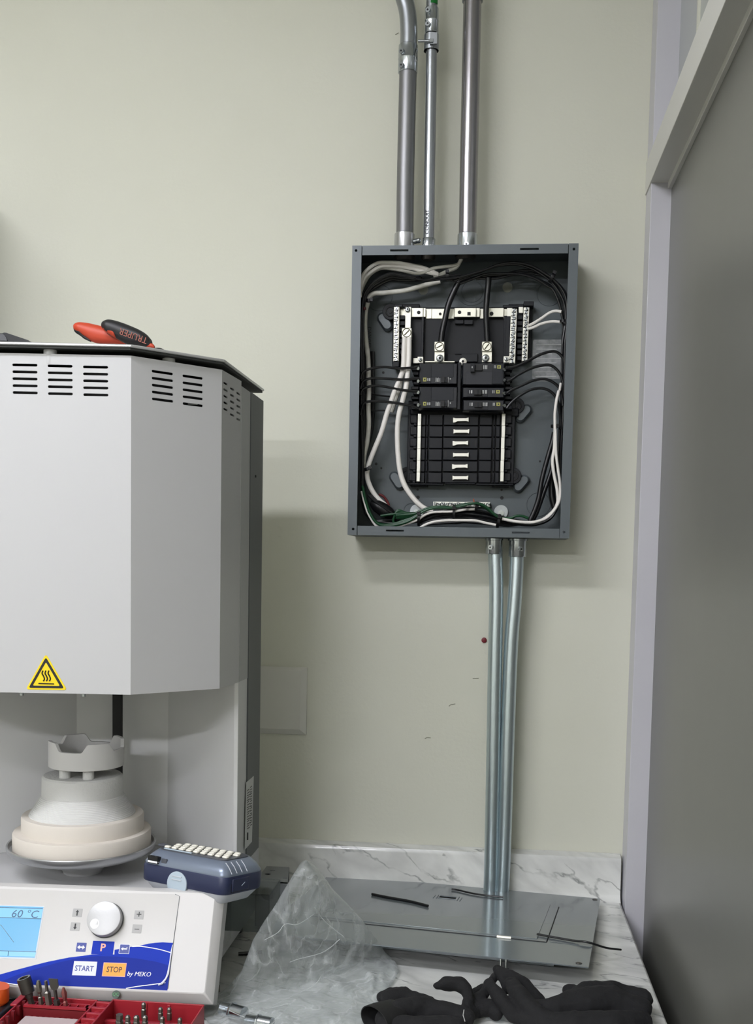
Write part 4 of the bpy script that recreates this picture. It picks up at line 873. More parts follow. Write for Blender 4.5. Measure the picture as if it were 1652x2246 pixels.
# knob
a, c = cp.uv(ZP(772, 392)); kr = .0222
kn = MB().lathe([(kr*1.03, .0006), (kr*1.05, .002), (kr*.98, .0035)], (a, c, 0), 48, cp.M).obj('knob_collar', FDRK, pn)
kn = MB().lathe([(kr*.98, .002), (kr, .0035), (kr, .0125), (kr*.985, .0138), (kr*.93, .0142)], (a, c, 0), 56, cp.M).obj('knob', SILV, pn)
MB().lathe([(.0062, .0141), (.0062, .0144), (.0054, .0146), (.0045, .0143)], (a-.0108, c-.0075, 0), 24, cp.M).obj('finger_dimple', mat('dimple_silver', 'c3c3c4', .3, .5), kn)
# keys
def key(cx, cy, w_, h_, m, nm='key', z=.0009, r=.0006):
    a, c = cp.uv(ZP(cx, cy)); return plate(nm, cp, rrect(a-w_/2, c-h_/2, a+w_/2, c+h_/2, r), [], .0005, z, m, pn), a, c
def arrow(a, c, dx, dy, s, m, par, both=False):
    px_, py_ = -dy, dx
    def Q(f, g_): return (a+dx*f*s+px_*g_*s, c+dy*f*s+py_*g_*s)
    pts = [Q(1, 0), Q(.2, .62), Q(.2, .22), Q(-1, .22), Q(-1, -.22), Q(.2, -.22), Q(.2, -.62)] if not both else [Q(1.2, 0), Q(.45, .65), Q(.45, .22), Q(-.45, .22), Q(-.45, .65), Q(-1.2, 0), Q(-.45, -.65), Q(-.45, -.22), Q(.45, -.22), Q(.45, -.65)]
    plate('arrow', cp, pts, [], .0009, .0013, m, par)
kk, a, c = key(562, 338, .0125, .0108, KEYG); arrow(a, c, 0, 1, .0038, KPR, kk)
kk, a, c = key(546, 438, .0125, .0108, KEYG); arrow(a, c, 0, -1, .0038, KPR, kk)
kk, a, c = key(1009, 353, .0125, .0112, KEYG); text('key_symbol', cp, '+', a, c, .013, KPR, kk, .0011)
kk, a, c = key(994, 454, .0125, .0112, KEYG); text('key_symbol', cp, '\u2013', a, c, .012, KPR, kk, .0011)
kk, a, c = key(590, 588, .0128, .0115, BLUN); arrow(a, c, 1, 0, .0042, WPR, kk, True)
kk, a, c = key(747, 592, .0285, .0170, BLUE); text('key_letter', cp, 'P', a, c, .0135, SALM, kk, .0011, bold=.0003)
kk, a, c = key(903, 600, .0136, .0122, WPR); 
k2 = plate('key_face', cp, rrect(a-.0062, c-.0055, a+.0062, c+.0055, .0004), [], .0008, .0011, BLUN, kk); arrow(a-.001, c, -1, 0, .0034, WPR, k2); MB().box(a+.0028, a+.0036, c-.0008, c+.0024, .0011, .0014, cp.M).obj('arrow_tail', WPR, k2)
kk = dec('start_key', [(540, 688), (707, 693), (695, 795), (524, 790)], .0009, .0013, mat('key_white', 'd3d6de', .4)); a, c = cp.uv(ZP(613, 744)); text('key_lettering', cp, 'START', a, c, .0098, BLUN, kk, .0015, sx=.86, bold=.00012)
kk = dec('stop_key_edge', [(754, 698), (920, 703), (907, 803), (740, 798)], .0009, .0012, SALM); kk = dec('stop_key', [(758, 703), (916, 708), (904, 798), (745, 793)], .0010, .0014, ORG); a, c = cp.uv(ZP(830, 752)); text('key_lettering', cp, 'STOP', a, c, .0098, mat('brown_print', '3a2a14', .5), kk, .0016, sx=.86, bold=.00012)
a, c = cp.uv(ZP(1003, 783)); text('maker_lettering', cp, 'by MEKO', a+.001, c, .0078, WPR, pn, .0011, shear=.2)
a, c = cp.uv(ZP(841, 929)); g_ = MB().lathe([(.0050, -.0012), (.0050, .0003)], (a, c, 0), 24, cp.M @ Matrix.Translation((0, 0, .0005))).obj('round_seal', mat('dark_green_seal', '14301d', .4), pn)
text('seal_print', cp, 'QC', a, c, .0055, mat('seal_green', '4d9a5a', .5), g_, .0012)
# dimpled cone under panel removed; small tear of film at the corner
k = MB(); P = [cp.px(ZP(*p), z) for p, z in (((1150, 862), .0008), ((1180, 850), .003), ((1205, 815), .0015), ((1222, 780), .003), ((1232, 700), .001), ((1245, 620), .0025), ((1252, 570), .001))]
k.tube(P, [.0008, .0016, .0012, .0014, .0008, .0009, .0005], 6); k.obj('peeling_film', mat('peeling_film_plastic', 'e0e4f0', .15), pn)

# ================================================================ THINGS ON THE FURNACE TOP
# pliers
PT = 1.7427
t = thing('pliers', 'pliers with orange and black rubber grips lying on the furnace top', 'pliers', az(290, 765, PT))
def blade(pts, ws, Y, th, m, nm, par, sq=1):
    # grip: centreline pixels at depth Y, half heights in px
    C_ = [ay(u, v, Y) for u, v in pts]; pxm = 1/1640
    P = crom(C_, 5); wsx = crom([V((w_, 0, 0)) for w_ in ws], 5); rings = []
    for i, p in enumerate(P):
        a = P[min(i+1, len(P)-1)]; b_ = P[max(i-1, 0)]; tt = (a-b_).normalized(); up = V((0, -1, 0)).cross(tt); up = up if up.z > 0 else -up
        h_ = max(wsx[i].x*pxm, .0004); d2 = max(min(th, h_*1.2), .0004)
        rings.append([p+up*h_*math.cos(q)+V((0, -1, 0))*d2*math.sin(q) for q in [2*math.pi*j/14 for j in range(14)]])
    return MB().loft(rings).obj(nm, m, par)
def grip(sts, Y, th, m, nm, flat=False):      # stations: (u, v of the top edge, v of the bottom edge)
    T = crom([V((u, a, b_)) for u, a, b_ in sts], 4); rings = []
    for u, a, b_ in T:
        if b_-a < .6: a, b_ = (a+b_)/2-.3, (a+b_)/2+.3
        top, bot = ay(u, a, Y), ay(u, b_, Y); c = (top+bot)/2; h_ = (top-bot)/2; d2 = min(th, h_.length*1.3)
        rings.append([c+h_*math.cos(q)+V((0, -1, 0))*d2*math.sin(q) for q in [2*math.pi*j/16 for j in range(16)]])
    return MB().loft(rings).obj(nm, m, t)
grip([(161.5, 716, 719), (165, 710, 726), (175, 707, 733), (190, 708, 742), (205, 711, 751), (225, 716, 754.5), (245, 724, 755), (262, 737, 756), (276, 750, 757)], -.372, .011, ORAN, 'rear_grip')
grip([(161.6, 720, 722), (165, 720.5, 729), (172, 721, 734), (178, 722, 738), (184, 732, 743), (192, 738.5, 747), (199, 744, 750)], -.374, .0115, BLKR, 'rear_grip_pad')
grip([(223.5, 710, 718), (228, 704.5, 725), (241, 701, 736), (256, 704, 743), (270, 708.5, 751), (282, 713, 756), (305, 723, 759), (321, 733, 761.5), (331, 744, 763)], -.392, .013, BLKR, 'front_grip')
grip([(224, 712.5, 719), (230, 712, 727), (240, 713, 734.5), (250, 717, 740), (255, 722, 742), (256.8, 730, 738)], -.3945, .0135, ORAN, 'grip_tip')
grip([(322, 759, 761.5), (329, 753.5, 763), (335, 754, 764), (339, 758, 765)], -.3950, .0120, ORAN, 'grip_heel')
c = ay(348, 758, -.385); MB().ball((c.x, c.y, PT+.001), .0140, 20, (1.05, 1, 1.12)).obj('joint', BLKR, t)
MB().box(ay(345, 765, -.39).x, ay(378, 768, -.39).x, -.395, -.365, PT+.0003, PT+.0035).obj('jaw', BLKC, t, bevel=.001)
fg = Fr(ay(292, 736, -.4058), (ay(322, 748, -.4058)-ay(268, 728, -.4058)), (0, 0, 1))
text('grip_lettering', fg, 'TRUPER', .0005, .0, .0125, mat('grip_print', '8a4a3a', .6), t, .0004, rot=R_(180), sx=.95)
# black case at the left
t = thing('tool_case', 'black plastic case with a sloping end at the left edge of the furnace top', 'tool case', az(-60, 745, PT))
Yc = -.40
f_ = Fr((0, Yc, 0), (1, 0, 0), (0, 0, 1)); pts = [f_.uv(p) for p in ((67, 750), (63, 746.5), (14, 730), (9, 729.5), (5, 731), (-150, 727), (-260, 724), (-260, 744))]
pts = [(a, max(c, PT+.0003)) for a, c in pts]; pts[-1] = (pts[-1][0], PT+.0003); pts[0] = (pts[0][0], PT+.0003)
plate('shell', f_, pts, [], -.06, .0, BLKC, t, bevel=.0015)
pts = [f_.uv(p) for p in ((17, 748), (14, 740), (9, 733.5), (-240, 729), (-240, 744))]; plate('latch_plate', f_, [(a, max(c, PT+.0005)) for a, c in pts], [], 0, .002, mat('grey_case_plastic', '4c4d50', .4), t, bevel=.001)

# ================================================================ LABEL MAKER
lo = V((-.3370, -.5080)); ang = R_(157.0); le = V((math.cos(ang), math.sin(ang))); lp = V((le.y, -le.x)); lp = lp if lp.y > 0 else -lp
LB = DK+.0125
LM = Matrix(((-le.x, lp.x, 0, lo.x), (-le.y, lp.y, 0, lo.y), (0, 0, 1, LB), (0, 0, 0, 1))) @ Matrix.Rotation(R_(-7.0), 4, 'X')      # local x runs from left end (-L) to the near corner (0)
t = thing('label_printer', 'navy and silver handheld label printer with cream keys behind the control panel', 'label printer', (lo.x-.06, lo.y+.06, LB))
LL, LW = .148, .098
def outl(ins, n=6):
    x0, y0, x1, y1 = -LL+ins, ins, 0-ins, LW-ins; o = []
    for cx, cy, a, r in ((x1, y1, 0, .024), (x0, y1, 90, .030), (x0, y0, 180, .020), (x1, y0, 270, .012)):
        r = max(r-ins*.3, .006); cx += -r if cx == x1 else r; cy += -r if cy == y1 else r
        for k in range(n+1): q = R_(a+90*k/n); o.append((cx+r*math.cos(q), cy+r*math.sin(q)))
    return o
def lring(ins, z): return [V((x, y, z)) for x, y in outl(ins)]
MB().loft([lring(.022, 0), lring(.012, .004), lring(.002, .0175)], LM).obj('base_shell', LBASE, t, smooth=50)
MB().loft([lring(.001, .0172), lring(0, .0190), lring(-.0006, .038), lring(.0006, .0405)], LM).obj('rubber_band', NAVY, t, smooth=50)
MB().loft([lring(.0010, .0404), lring(.0005, .0430), lring(.006, .0520), lring(.013, .0585), lring(.015, .0590)], LM).obj('top_shell', SGRY, t, smooth=50)
MB().loft([lring(.0155, .0588), lring(.0155, .0602), lring(.018, .0606)], LM).obj('keyboard_deck', DGRY, t)
for r in range(4):
    for i in range(9-(r % 2)):
        x = -.126+i*.0124+(r % 2)*.006; y = .024+r*.0120
        if x > -.018: continue
        MB().box(x, x+.0088, y, y+.0068, .0604, .0640, LM).obj('key', KEYW, t, bevel=.0016)
MB().box(-.120, -.072, .0165, .0195, .0604, .0622, LM).obj('label_strip', LGRY, t, bevel=.0006)
MB().box(-.142, -.130, .030, .040, .0604, .0635, LM).obj('power_key', DGRY, t, bevel=.001)
MB().box(-.130, -.113, -.0030, .004, .0425, .0520, LM).obj('card_slot', BLKD, t); MB().box(-.130, -.113, -.0032, .004, .0432, .0462, LM).obj('card_slot_lip', WPR, t, bevel=.0006)
MB().box(-.110, -.101, .0012, .004, .0445, .0505, LM).obj('card_mark', DGRY, t, bevel=.0006)
k = MB().lathe([(.0165, .0), (.0165, .0022), (.0150, .0030)], (0, 0, 0), 32, LM @ Matrix.Translation((-.078, .0004, .0215)) @ Matrix.Rotation(R_(90), 4, 'X')); ct = k.obj('cutter_button', LGRY, t)
for z in (.0265, .031): MB().box(-.086, -.070, -.0036, -.002, z, z+.001, LM).obj('button_ridge', LBASE, ct)
MB().box(-.001, .0004, .0145, .0535, .0195, .0385, LM).obj('cover_gap', BLKD, t); MB().box(-.001, .0017, .0155, .0525, .0203, .0377, LM).obj('socket_cover', NAVY, t, bevel=.001)
MB().tube([LM @ V((.0019, .0350, .027)), LM @ V((.0019, .0420, .0310))], .0005, 4).obj('socket_mark', LGRY, t)
for i in range(4): y = .015+i*.0115; MB().tube([LM @ V((-.0010, y, .0440)), LM @ V((-.0058, y-.001, .0522)), LM @ V((-.0110, y-.002, .0578))], .0006, 5).obj('grip_rib', LBASE, t)
# smoky clear lid under it, overhanging the furnace base
sl_ = MB(); sl_.box(-.40, -.296, -.405, -.33, DK+.0008, DK+.0030); sl_.box(-.3655, -.296, -.405, -.4025, .948, DK+.0008); sl_.box(-.2985, -.296, -.4025, -.33, .948, DK+.0008)
sl_.obj('acrylic_tray', SMOK, label='smoky clear plastic tray sticking out from under the label printer', cat='tray')

use()
# ================================================================ JUNCTION BOX behind the bag
t = thing('junction_box', 'grey punched steel junction box with a round knockout hole, beside the furnace', 'junction box', (-.33, -.22, CTZ))
x0, x1 = -.352, -.301; yf, yb = -.245, -.160; ztp = .972
fj = Fr((0, yf, 0), (1, 0, 0), (0, 0, 1)); a, c = fj.uv((586, 1961))
plate('front_face', fj, [(x0, CTZ+.0005), (x1, CTZ+.0005), (x1, ztp), (x0, ztp)], [circ(a, c, .0100, 24)], -.0015, 0, STEEL, t)
MB().tube([V((a+.0115*math.cos(q), yf-.0008, c+.0115*math.sin(q))) for q in [2*math.pi*k/28 for k in range(29)]], .0012, 6, False).obj('knockout_rim', STEEL, t)
fj2 = Fr((0, 0, ztp), (1, 0, 0), (0, 1, 0))
hh = [rrect(-.342, -.186, -.333, -.182, .0018), circ(-.341, -.204, .005, 12), rrect(-.346, -.236, -.323, -.231, .002), rrect(-.314, -.224, -.306, -.221, .001)]
plate('top_face', fj2, [(x0, yf), (x1, yf), (x1-.014, yb), (x0, yb)], hh, -.0015, 0, STEEL, t)
k = MB(); k.box(x0, x0+.0015, yf, yb, CTZ+.0005, ztp-.0015); k.box(x1-.0155, x1-.014, yf+.002, yb, CTZ+.0005, ztp-.0015); k.box(x0, x1-.014, yb, yb+.0015, CTZ+.0005, ztp-.0015); k.box(x0+.002, x1-.016, yf+.004, yb-.002, CTZ+.0005, CTZ+.002)
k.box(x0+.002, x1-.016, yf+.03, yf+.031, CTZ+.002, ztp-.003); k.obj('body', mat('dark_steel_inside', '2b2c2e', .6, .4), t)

# ================================================================ COVER PLATE on the worktop
zb, zf = CTZ+.016, CTZ+.034
A = az(724, 1917, zb); B = az(1317, 1971, zb); C_ = az(1286, 2121, zf)
cf = Fr(A, B-A, (A-C_) if False else (B-C_))
Lc = (B-A).length; Dc = (B-C_).dot(cf.ey)
t = thing('panel_cover', 'flat grey steel cover of the breaker panel lying on the worktop', 'cover', (0, -.25, CTZ))
dr = [cf.uv(p) for p in ((804, 2028), (804.2, 2027), (1200, 2067), (1226, 1990))]
a, c = cf.uv((981, 1968)); wn_ = [(a-.013, c-.007), (a+.015, c-.007), (a+.015, c+.008), (a-.013, c+.008)]
hl = [circ(*cf.uv((1305, 1973.5)), .0022, 8), circ(*cf.uv((1270, 2113)), .0022, 8), circ(*cf.uv((738, 1918)), .0022, 8)]
pc = plate('face', cf, [(0, 0), (0, -Dc), (Lc, -Dc), (Lc, 0)], [wn_]+hl, -.0016, 0, COVG, t, bevel=.0005)
for px in ((1305, 1973.5), (1270, 2113), (738, 1918)):
    a2, c2 = cf.uv(px); MB().lathe([(.0045, .0001), (.0040, .0008), (.002, .0012)], (a2, c2, 0), 12, cf.M).obj('cover_screw', BSTD, t)
k = MB(); k.box(a-.011, a+.013, c-.005, c+.006, -.006, -.003, cf.M); k.obj('latch_pocket', FDRK, t)
k = MB(); k.box(a-.017, a-.0155, c-.012, c+.010, 0, .0012, cf.M); k.box(a-.022, a-.0205, c-.012, c+.008, 0, .001, cf.M); k.box(a+.018, a+.0195, c-.014, c+.008, 0, .0012, cf.M); k.box(a+.023, a+.0245, c-.016, c+.006, 0, .001, cf.M); k.box(a-.014, a+.016, c-.0105, c-.0090, 0, .001, cf.M); k.obj('latch_emboss', COVG, t, bevel=.0003)
# door leaf: slightly proud, seam lines
def seg(pa, pb, r_=.0006, m=BLKD, h_=.0003): MB().tube([cf.px(pa, h_), cf.px(pb, h_)], r_, 4).obj('door_seam', m, t)
d0, d1, d2 = cf.uv((804, 2027)), cf.uv((1199, 2067)), cf.uv((1226, 1990))
dl = [(d1[0]-.36, d0[1]+.0), (d1[0]-.36, d0[1]+.105), (d1[0]-.006, d1[1]+.108), (d1[0]-.006, d1[1]+.004)]
s0 = cf.uv((700, 2017))
k = MB(); k.prism([(s0[0]-.02, d0[1]+.0105), (d1[0]-.015, d1[1]+.0105), (d1[0]-.015, d1[1]+.0115), (s0[0]-.02, d0[1]+.0115)], 0, .0012, cf.M)
k.prism([(d1[0]-.0155, d1[1]+.0105), (d1[0]-.0145, d1[1]+.0105), (d2[0]-.0145, d2[1]+.01), (d2[0]-.0155, d2[1]+.01)], 0, .0012, cf.M); k.obj('door_ridge', COVG, t, bevel=.0004)
seg((700, 2017), (1199, 2067), .0007); seg((1199, 2067), (1226, 1990), .0009); seg((1206, 2066), (1300, 2078), .0004, COVG)
k = MB(); k.tube([cf.px((1090, 2056), .0012), cf.px((1121, 2059), .0012)], .0022, 8); k.obj('catch', TINW, t)
k = MB(); fz = -.008
k.box(.012, Lc-.012, -.006, -.004, -.014, -.0017, cf.M); k.obj('stiffening_rib', COVG, t); k = MB(); k.box(.05, Lc-.05, -Dc+.05, -Dc+.052, -.020, -.0017, cf.M); k.obj('stiffening_rib', COVG, t)
for i, u in enumerate((1099, 1111)):
    p = az(u, 2106, CTZ+.018); k = MB(); k.tube([V((p.x, p.y+.004, CTZ+.0205)), V((p.x, p.y, CTZ+.006))], .0016, 8); k.disc(V((p.x, p.y, CTZ+.006)), (0, -.2, -1), .0045, .002, 12); k.obj('door_screw', ZINC, t)
def strip(name, pts, r0, lab, on=True, Zp=None, m=WBLK):
    P = [(cf.px(p, .0022) if on else az(*p, Zp)) for p in pts]; MB().tube(crom(P, 5), r0, 8).obj(name, m, label=lab, cat='wire offcut', group='black cable offcuts')
strip('wire_offcut', [(816, 1964), (850, 1971), (900, 1980), (939, 1990)], .0022, 'short straight black cable offcut at the left end of the grey cover')
strip('wire_offcut', [(991, 1953), (1005, 1955), (1040, 1963), (1080, 1968.5), (1104, 1970.5)], .0016, 'curved thin black cable offcut beside the cover latch')
P = [cf.px((1178, 2052), .0022), cf.px((1215, 2059), .0022), cf.px((1260, 2067), .0024), cf.px((1290, 2073), .004), az(1330, 2079, CTZ+.022), az(1362, 2083, CTZ+.012)]
MB().tube(crom(P, 5), .0016, 8).obj('wire_offcut', WBLK, label='long black cable offcut sticking out past the right end of the cover', cat='wire offcut', group='black cable offcuts')
P = [az(523, 2092, CTZ+.003), az(548, 2090, CTZ+.003), az(575, 2088, CTZ+.003)]
MB().tube(P, .0026, 8).obj('wire_offcut', WBLK, label='black cable offcut on the worktop between furnace and plastic bag', cat='wire offcut', group='black cable offcuts')
p = az(480, 2168, CTZ+.004); k = MB(); k.tube([p+V((-.018, -.004, -.001)), p], .0016, 8); k.disc(p, (1, .2, 0), .0048, .0012, 14)
k.obj('screw', BSTL, label='small flat-headed screw on the worktop by the control panel corner', cat='screw')

# ================================================================ PLASTIC BAG
def silh(v):
    Ls = [(1887, 668), (1892, 660), (1915, 645), (1950, 624), (1985, 604), (2020, 580), (2060, 556), (2100, 541), (2130, 530), (2160, 504), (2185, 475), (2208, 448), (2222, 442), (2260, 470), (2330, 520)]
    Rs = [(1887, 676), (1892, 686), (1915, 706), (1950, 730), (1985, 765), (2020, 797), (2060, 826), (2090, 846), (2110, 868), (2130, 876), (2160, 858), (2185, 842), (2208, 826), (2222, 815), (2260, 796), (2330, 760)]
    def f(T):
        for i in range(len(T)-1):
            if T[i][0] <= v <= T[i+1][0]: k = (v-T[i][0])/(T[i+1][0]-T[i][0]); return T[i][1]+(T[i+1][1]-T[i][1])*k
        return T[-1][1]
    return f(Ls), f(Rs)
def bag_sheet(front, nu=90, nv=110):
    mb = MB(); g_ = []
    for j in range(nv+1):
        v = 1887+(2330-1887)*(j/nv); ul, ur = silh(v); row = []
        for i in range(nu+1):
            s = i/nu; e = math.sin(math.pi*s)**.6; u = ul+(ur-ul)*s
            tt = j/nv
            yg = az(u, max(v, 1960), CTZ+.002).y                       # where the ray meets the worktop
            base = -.50+.15*min(1, max(0, (u-560)/280))*(.55+.45*min(1, tt*2.2))-.02*tt
            ysh = base-.045*e*(1-tt*.2) if front else base+.02*e
            wr_ = (noise.ridged_multi_fractal(V((u*.013, v*.011, 3.1 if front else 8.7)), 1.0, 2.1, 4, 1.0, 2.0)-1.0)*.010 + noise.noise(V((u*.05, v*.03, 2 if front else 6)))*.004
            Y = ysh+wr_*min(1, e+.1)
            p = ay(u, v, Y)
            if p.z < CTZ+.003+(.010 if front else .001)*e: p = az(u, v, CTZ+.003+(.012*e+max(0, wr_)*.8 if front else .0008)); 
            row.append(len(mb.v)); mb.v.append(p)
        g_.append(row)
    for j in range(nv):
        for i in range(nu): mb.f.append((g_[j][i], g_[j][i+1], g_[j+1][i+1], g_[j+1][i]))
    return mb
bt = thing('plastic_bag', 'crumpled clear plastic bag standing in a peak on the worktop', 'plastic bag', (-.25, -.42, CTZ))
bag_sheet(True).obj('front_film', BAGM, bt, smooth=180)
bag_sheet(False).obj('back_film', BAGM, bt, smooth=180)
k = MB()
for pts in ([(580, 2062), (610, 2045), (625, 2027), (650, 2028), (670, 2018), (690, 2004)], [(636, 2110), (660, 2102), (700, 2092), (725, 2078), (745, 2060)], [(690, 1990), (710, 2018), (735, 2040), (755, 2055)],
            [(600, 2205), (650, 2180), (690, 2160), (705, 2140)], [(442, 2208), (475, 2186), (490, 2178)], [(592, 2211), (610, 2207), (632, 2202), (626, 2215), (596, 2246)], [(475, 2200), (500, 2215), (540, 2232), (580, 2240)]):
    P = []
    for u, v in pts:
        p = ay(u, v, -.535+.10*min(1, max(0, (u-560)/280))); 
        if p.z < CTZ+.016: p = az(u, v, CTZ+.018)
        P.append(p)
    k.tube(crom(P, 4), .0004, 5)
k.obj('fold_crease', mat('polythene_crease', 'dfe4e4', .25, alpha=.35), bt)
# fittings inside the bag mouth
def fitting(p, d_, r, L, lab):
    t = thing('conduit_connector', lab, 'connector', (p.x, p.y, CTZ), 'spare connectors in the bag'); d_ = d_.normalized(); q0 = V(p)
    k = MB(); n_ = int(L*.5/.0012)
    k.tube([q0+d_*(i*.0006) for i in range(n_*2)], [r*(.9 if i % 2 else .82) for i in range(n_*2)], 20); k.obj('thread', ZINC, t, smooth=20)
    k = MB(); k.tube([q0+d_*L*.45, q0+d_*L*.5], r*1.2, 8); k.obj('hex_collar', ZINC, t)
    k = MB(); k.tube([q0+d_*L*.5, q0+d_*L], r, 20); k.obj('sleeve', ZINC, t)
r_ = .0095
fitting(az(487, 2212, CTZ+r_+.004), V((.05, -.022, 0)), r_, .034, 'zinc connector nearest the control panel inside the clear bag')
fitting(az(540, 2238, CTZ+r_+.004), V((.05, -.012, 0)), r_*.9, .034, 'zinc connector further right inside the clear bag')

# ================================================================ GLOVES
def glove(root_label, caps, loc, cuff=None, patches=()):
    t = thing('work_glove', root_label, 'glove', loc, 'black work gloves')
    mb = MB()
    for (a, ra, b_, rb_) in caps: mb.capsule(a, ra, b_, rb_, 14)
    o = mb.obj('knit_shell', GLOV, t, smooth=180)
    rm = o.modifiers.new('r', 'REMESH'); rm.mode = 'VOXEL'; rm.voxel_size = .0016; rm.use_smooth_shade = True
    sm = o.modifiers.new('s', 'SMOOTH'); sm.factor = .6; sm.iterations = 7
    tx = bpy.data.textures.new('folds', 'CLOUDS'); tx.noise_scale = .022; dm = o.modifiers.new('d', 'DISPLACE'); dm.texture = tx; dm.strength = .006; dm.mid_level = .5
    dm.texture_coords = 'LOCAL'
    return t
def G(u, v, Z): return az(u, v, Z)
z_ = CTZ
# right glove: cuff at right, fingers pointing up-left
c1 = []
def chain(pts, c):      # pts: (u, v, height above top, radius)
    P = [(az(u, v, z_+max(h_, r*.96)), r) for u, v, h_, r in pts]
    for i in range(len(P)-1): c.append((P[i][0], P[i][1], P[i+1][0], P[i+1][1]))
chain([(1402, 2215, .020, .016), (1340, 2200, .024, .022), (1280, 2205, .024, .022), (1220, 2215, .020, .018), (1170, 2222, .016, .014)], c1)
chain([(1412, 2190, .024, .012), (1345, 2180, .026, .016), (1290, 2180, .024, .016), (1255, 2196, .02, .014)], c1)
chain([(1410, 2240, .014, .013), (1340, 2250, .014, .018), (1260, 2252, .014, .018), (1200, 2246, .014, .014)], c1)
chain([(1262, 2178, .022, .010), (1248, 2172, .024, .0085)], c1)                          # tucked thumb
chain([(1200, 2238, .018, .011), (1168, 2215, .024, .0115), (1140, 2185, .032, .0115), (1124, 2158, .036, .0098)], c1)      # near finger
chain([(1180, 2246, .012, .010), (1130, 2228, .014, .0100), (1105, 2200, .024, .0098), (1078, 2168, .032, .0085), (1073, 2160, .033, .008)], c1)
chain([(1180, 2200, .016, .010), (1150, 2160, .030, .0085), (1120, 2142, .038, .0078), (1092, 2126, .042, .0068)], c1)
chain([(1092, 2126, .042, .0070), (1104, 2150, .034, .0072), (1112, 2168, .028, .007)], c1)
glove('black knitted work glove lying palm down at the right with its cuff to the right', c1, az(1260, 2230, z_))
# left glove
c2 = []
chain([(850, 2236, .018, .016), (880, 2218, .022, .017), (930, 2215, .020, .016), (985, 2225, .018, .015), (1020, 2232, .016, .013)], c2)
chain([(850, 2190, .020, .010), (880, 2184, .022, .011), (905, 2190, .020, .010), (940, 2205, .016, .012)], c2)
chain([(838, 2188, .016, .0070), (858, 2176, .022, .0060), (890, 2174, .026, .0070)], c2)
chain([(860, 2252, .014, .014), (930, 2256, .012, .016), (1000, 2256, .012, .014)], c2)
chain([(958, 2162, .036, .0048), (978, 2158, .040, .0088), (1005, 2158, .040, .0092), (1023, 2170, .036, .0075), (1030, 2192, .028, .0068), (1022, 2215, .020, .0075), (1000, 2232, .014, .009)], c2)     # curled thumb
chain([(1000, 2240, .014, .011), (1040, 2215, .014, .0105), (1075, 2210, .014, .011), (1088, 2224, .010, .009)], c2)
chain([(1035, 2205, .018, .009), (1060, 2180, .024, .0075), (1076, 2155, .030, .0068), (1088, 2140, .034, .0058)], c2)
chain([(1040, 2180, .016, .007), (1060, 2168, .018, .007)], c2)
g2 = glove('black knitted work glove with curled thumb and open cuff, left of the other glove', c2, az(930, 2240, z_))
# open cuff of the left glove
cc = az(838, 2232, z_+.020); dv = (az(880, 2215, z_+.022)-cc).normalized(); k = MB()
sx_, sy_ = dv.cross(V((0, 0, 1))).normalized(), V((0, 0, 1))
k.loft([[cc+dv*d_+sx_*.026*s_*math.cos(q)+sy_*.0165*s_*math.sin(q) for q in [2*math.pi*j/28 for j in range(28)]] for d_, s_ in ((.022, .86), (0, 1), (-.012, 1.02), (-.0122, .95), (0, .93), (.02, .8))], None, True)
k.obj('cuff', GLOVP, g2, smooth=60)
k = MB(); 
for pts in ([(1018, 2218), (1016, 2230), (1020, 2243)],): k.tube([az(u, v-3, z_+.040) for u, v in pts], .0006, 5)
k.obj('loose_thread', PRNT, g2)

# ================================================================ BIT CASE (bottom left)
rim = .934
t = thing('bit_case', 'red plastic screwdriver bit case, open, in front of the control panel', 'bit case', (-.45, -.62, CTZ))
def cz(x, y, z): return az(*ZK(x, y), z)
a = cz(130, 262, rim); b_ = cz(720, 262, rim); yb_ = min(a.y, b_.y)-.001; yb_ = -.624
xl, xm, xr = a.x, b_.x, az(*ZK(1540, 292), rim).x
yfr = -.700
k = MB(); w_ = .0022
k.box(xl, xm, yb_, yb_-w_, CTZ+.001, rim-.002); k.box(xl, xl+w_, yfr, yb_, CTZ+.001, rim-.002); k.box(xm-w_, xm, yfr, yb_, CTZ+.001, rim-.002); k.box(xl, xm, yfr, yb_, CTZ+.0008, CTZ+.003)
k.box(xl-.006, xl+w_, yb_-.030, yb_, rim-.004, rim-.001); k.obj('left_tray', RED, t, bevel=.0008)
xm2 = xm+.018
k = MB(); k.box(xm2, xr, yb_, yb_-w_, CTZ+.001, rim); k.box(xr-w_, xr, yfr, yb_, CTZ+.001, rim-.001); k.box(xm2, xm2+w_, yfr, yb_, CTZ+.001, rim); k.box(xm2, xr, yfr, yb_, CTZ+.0008, CTZ+.003)
k.box(xm2+.04, xm2+.044, yb_-.004, yb_-w_, CTZ+.004, rim-.002); k.box(xr-.045, xr-.041, yb_-.004, yb_-w_, CTZ+.004, rim-.002); k.obj('right_tray', RED, t, bevel=.0008)
k = MB(); k.tube([V((xm+.009, yfr, rim-.010)), V((xm+.009, yb_, rim-.010))], .0058, 14)
for i in range(5): y = yb_-.006-i*.016; k.box(xm+.001, xm+.018, y-.0045, y, rim-.012, rim-.001)
k.obj('hinge', RED, t, bevel=.0006)
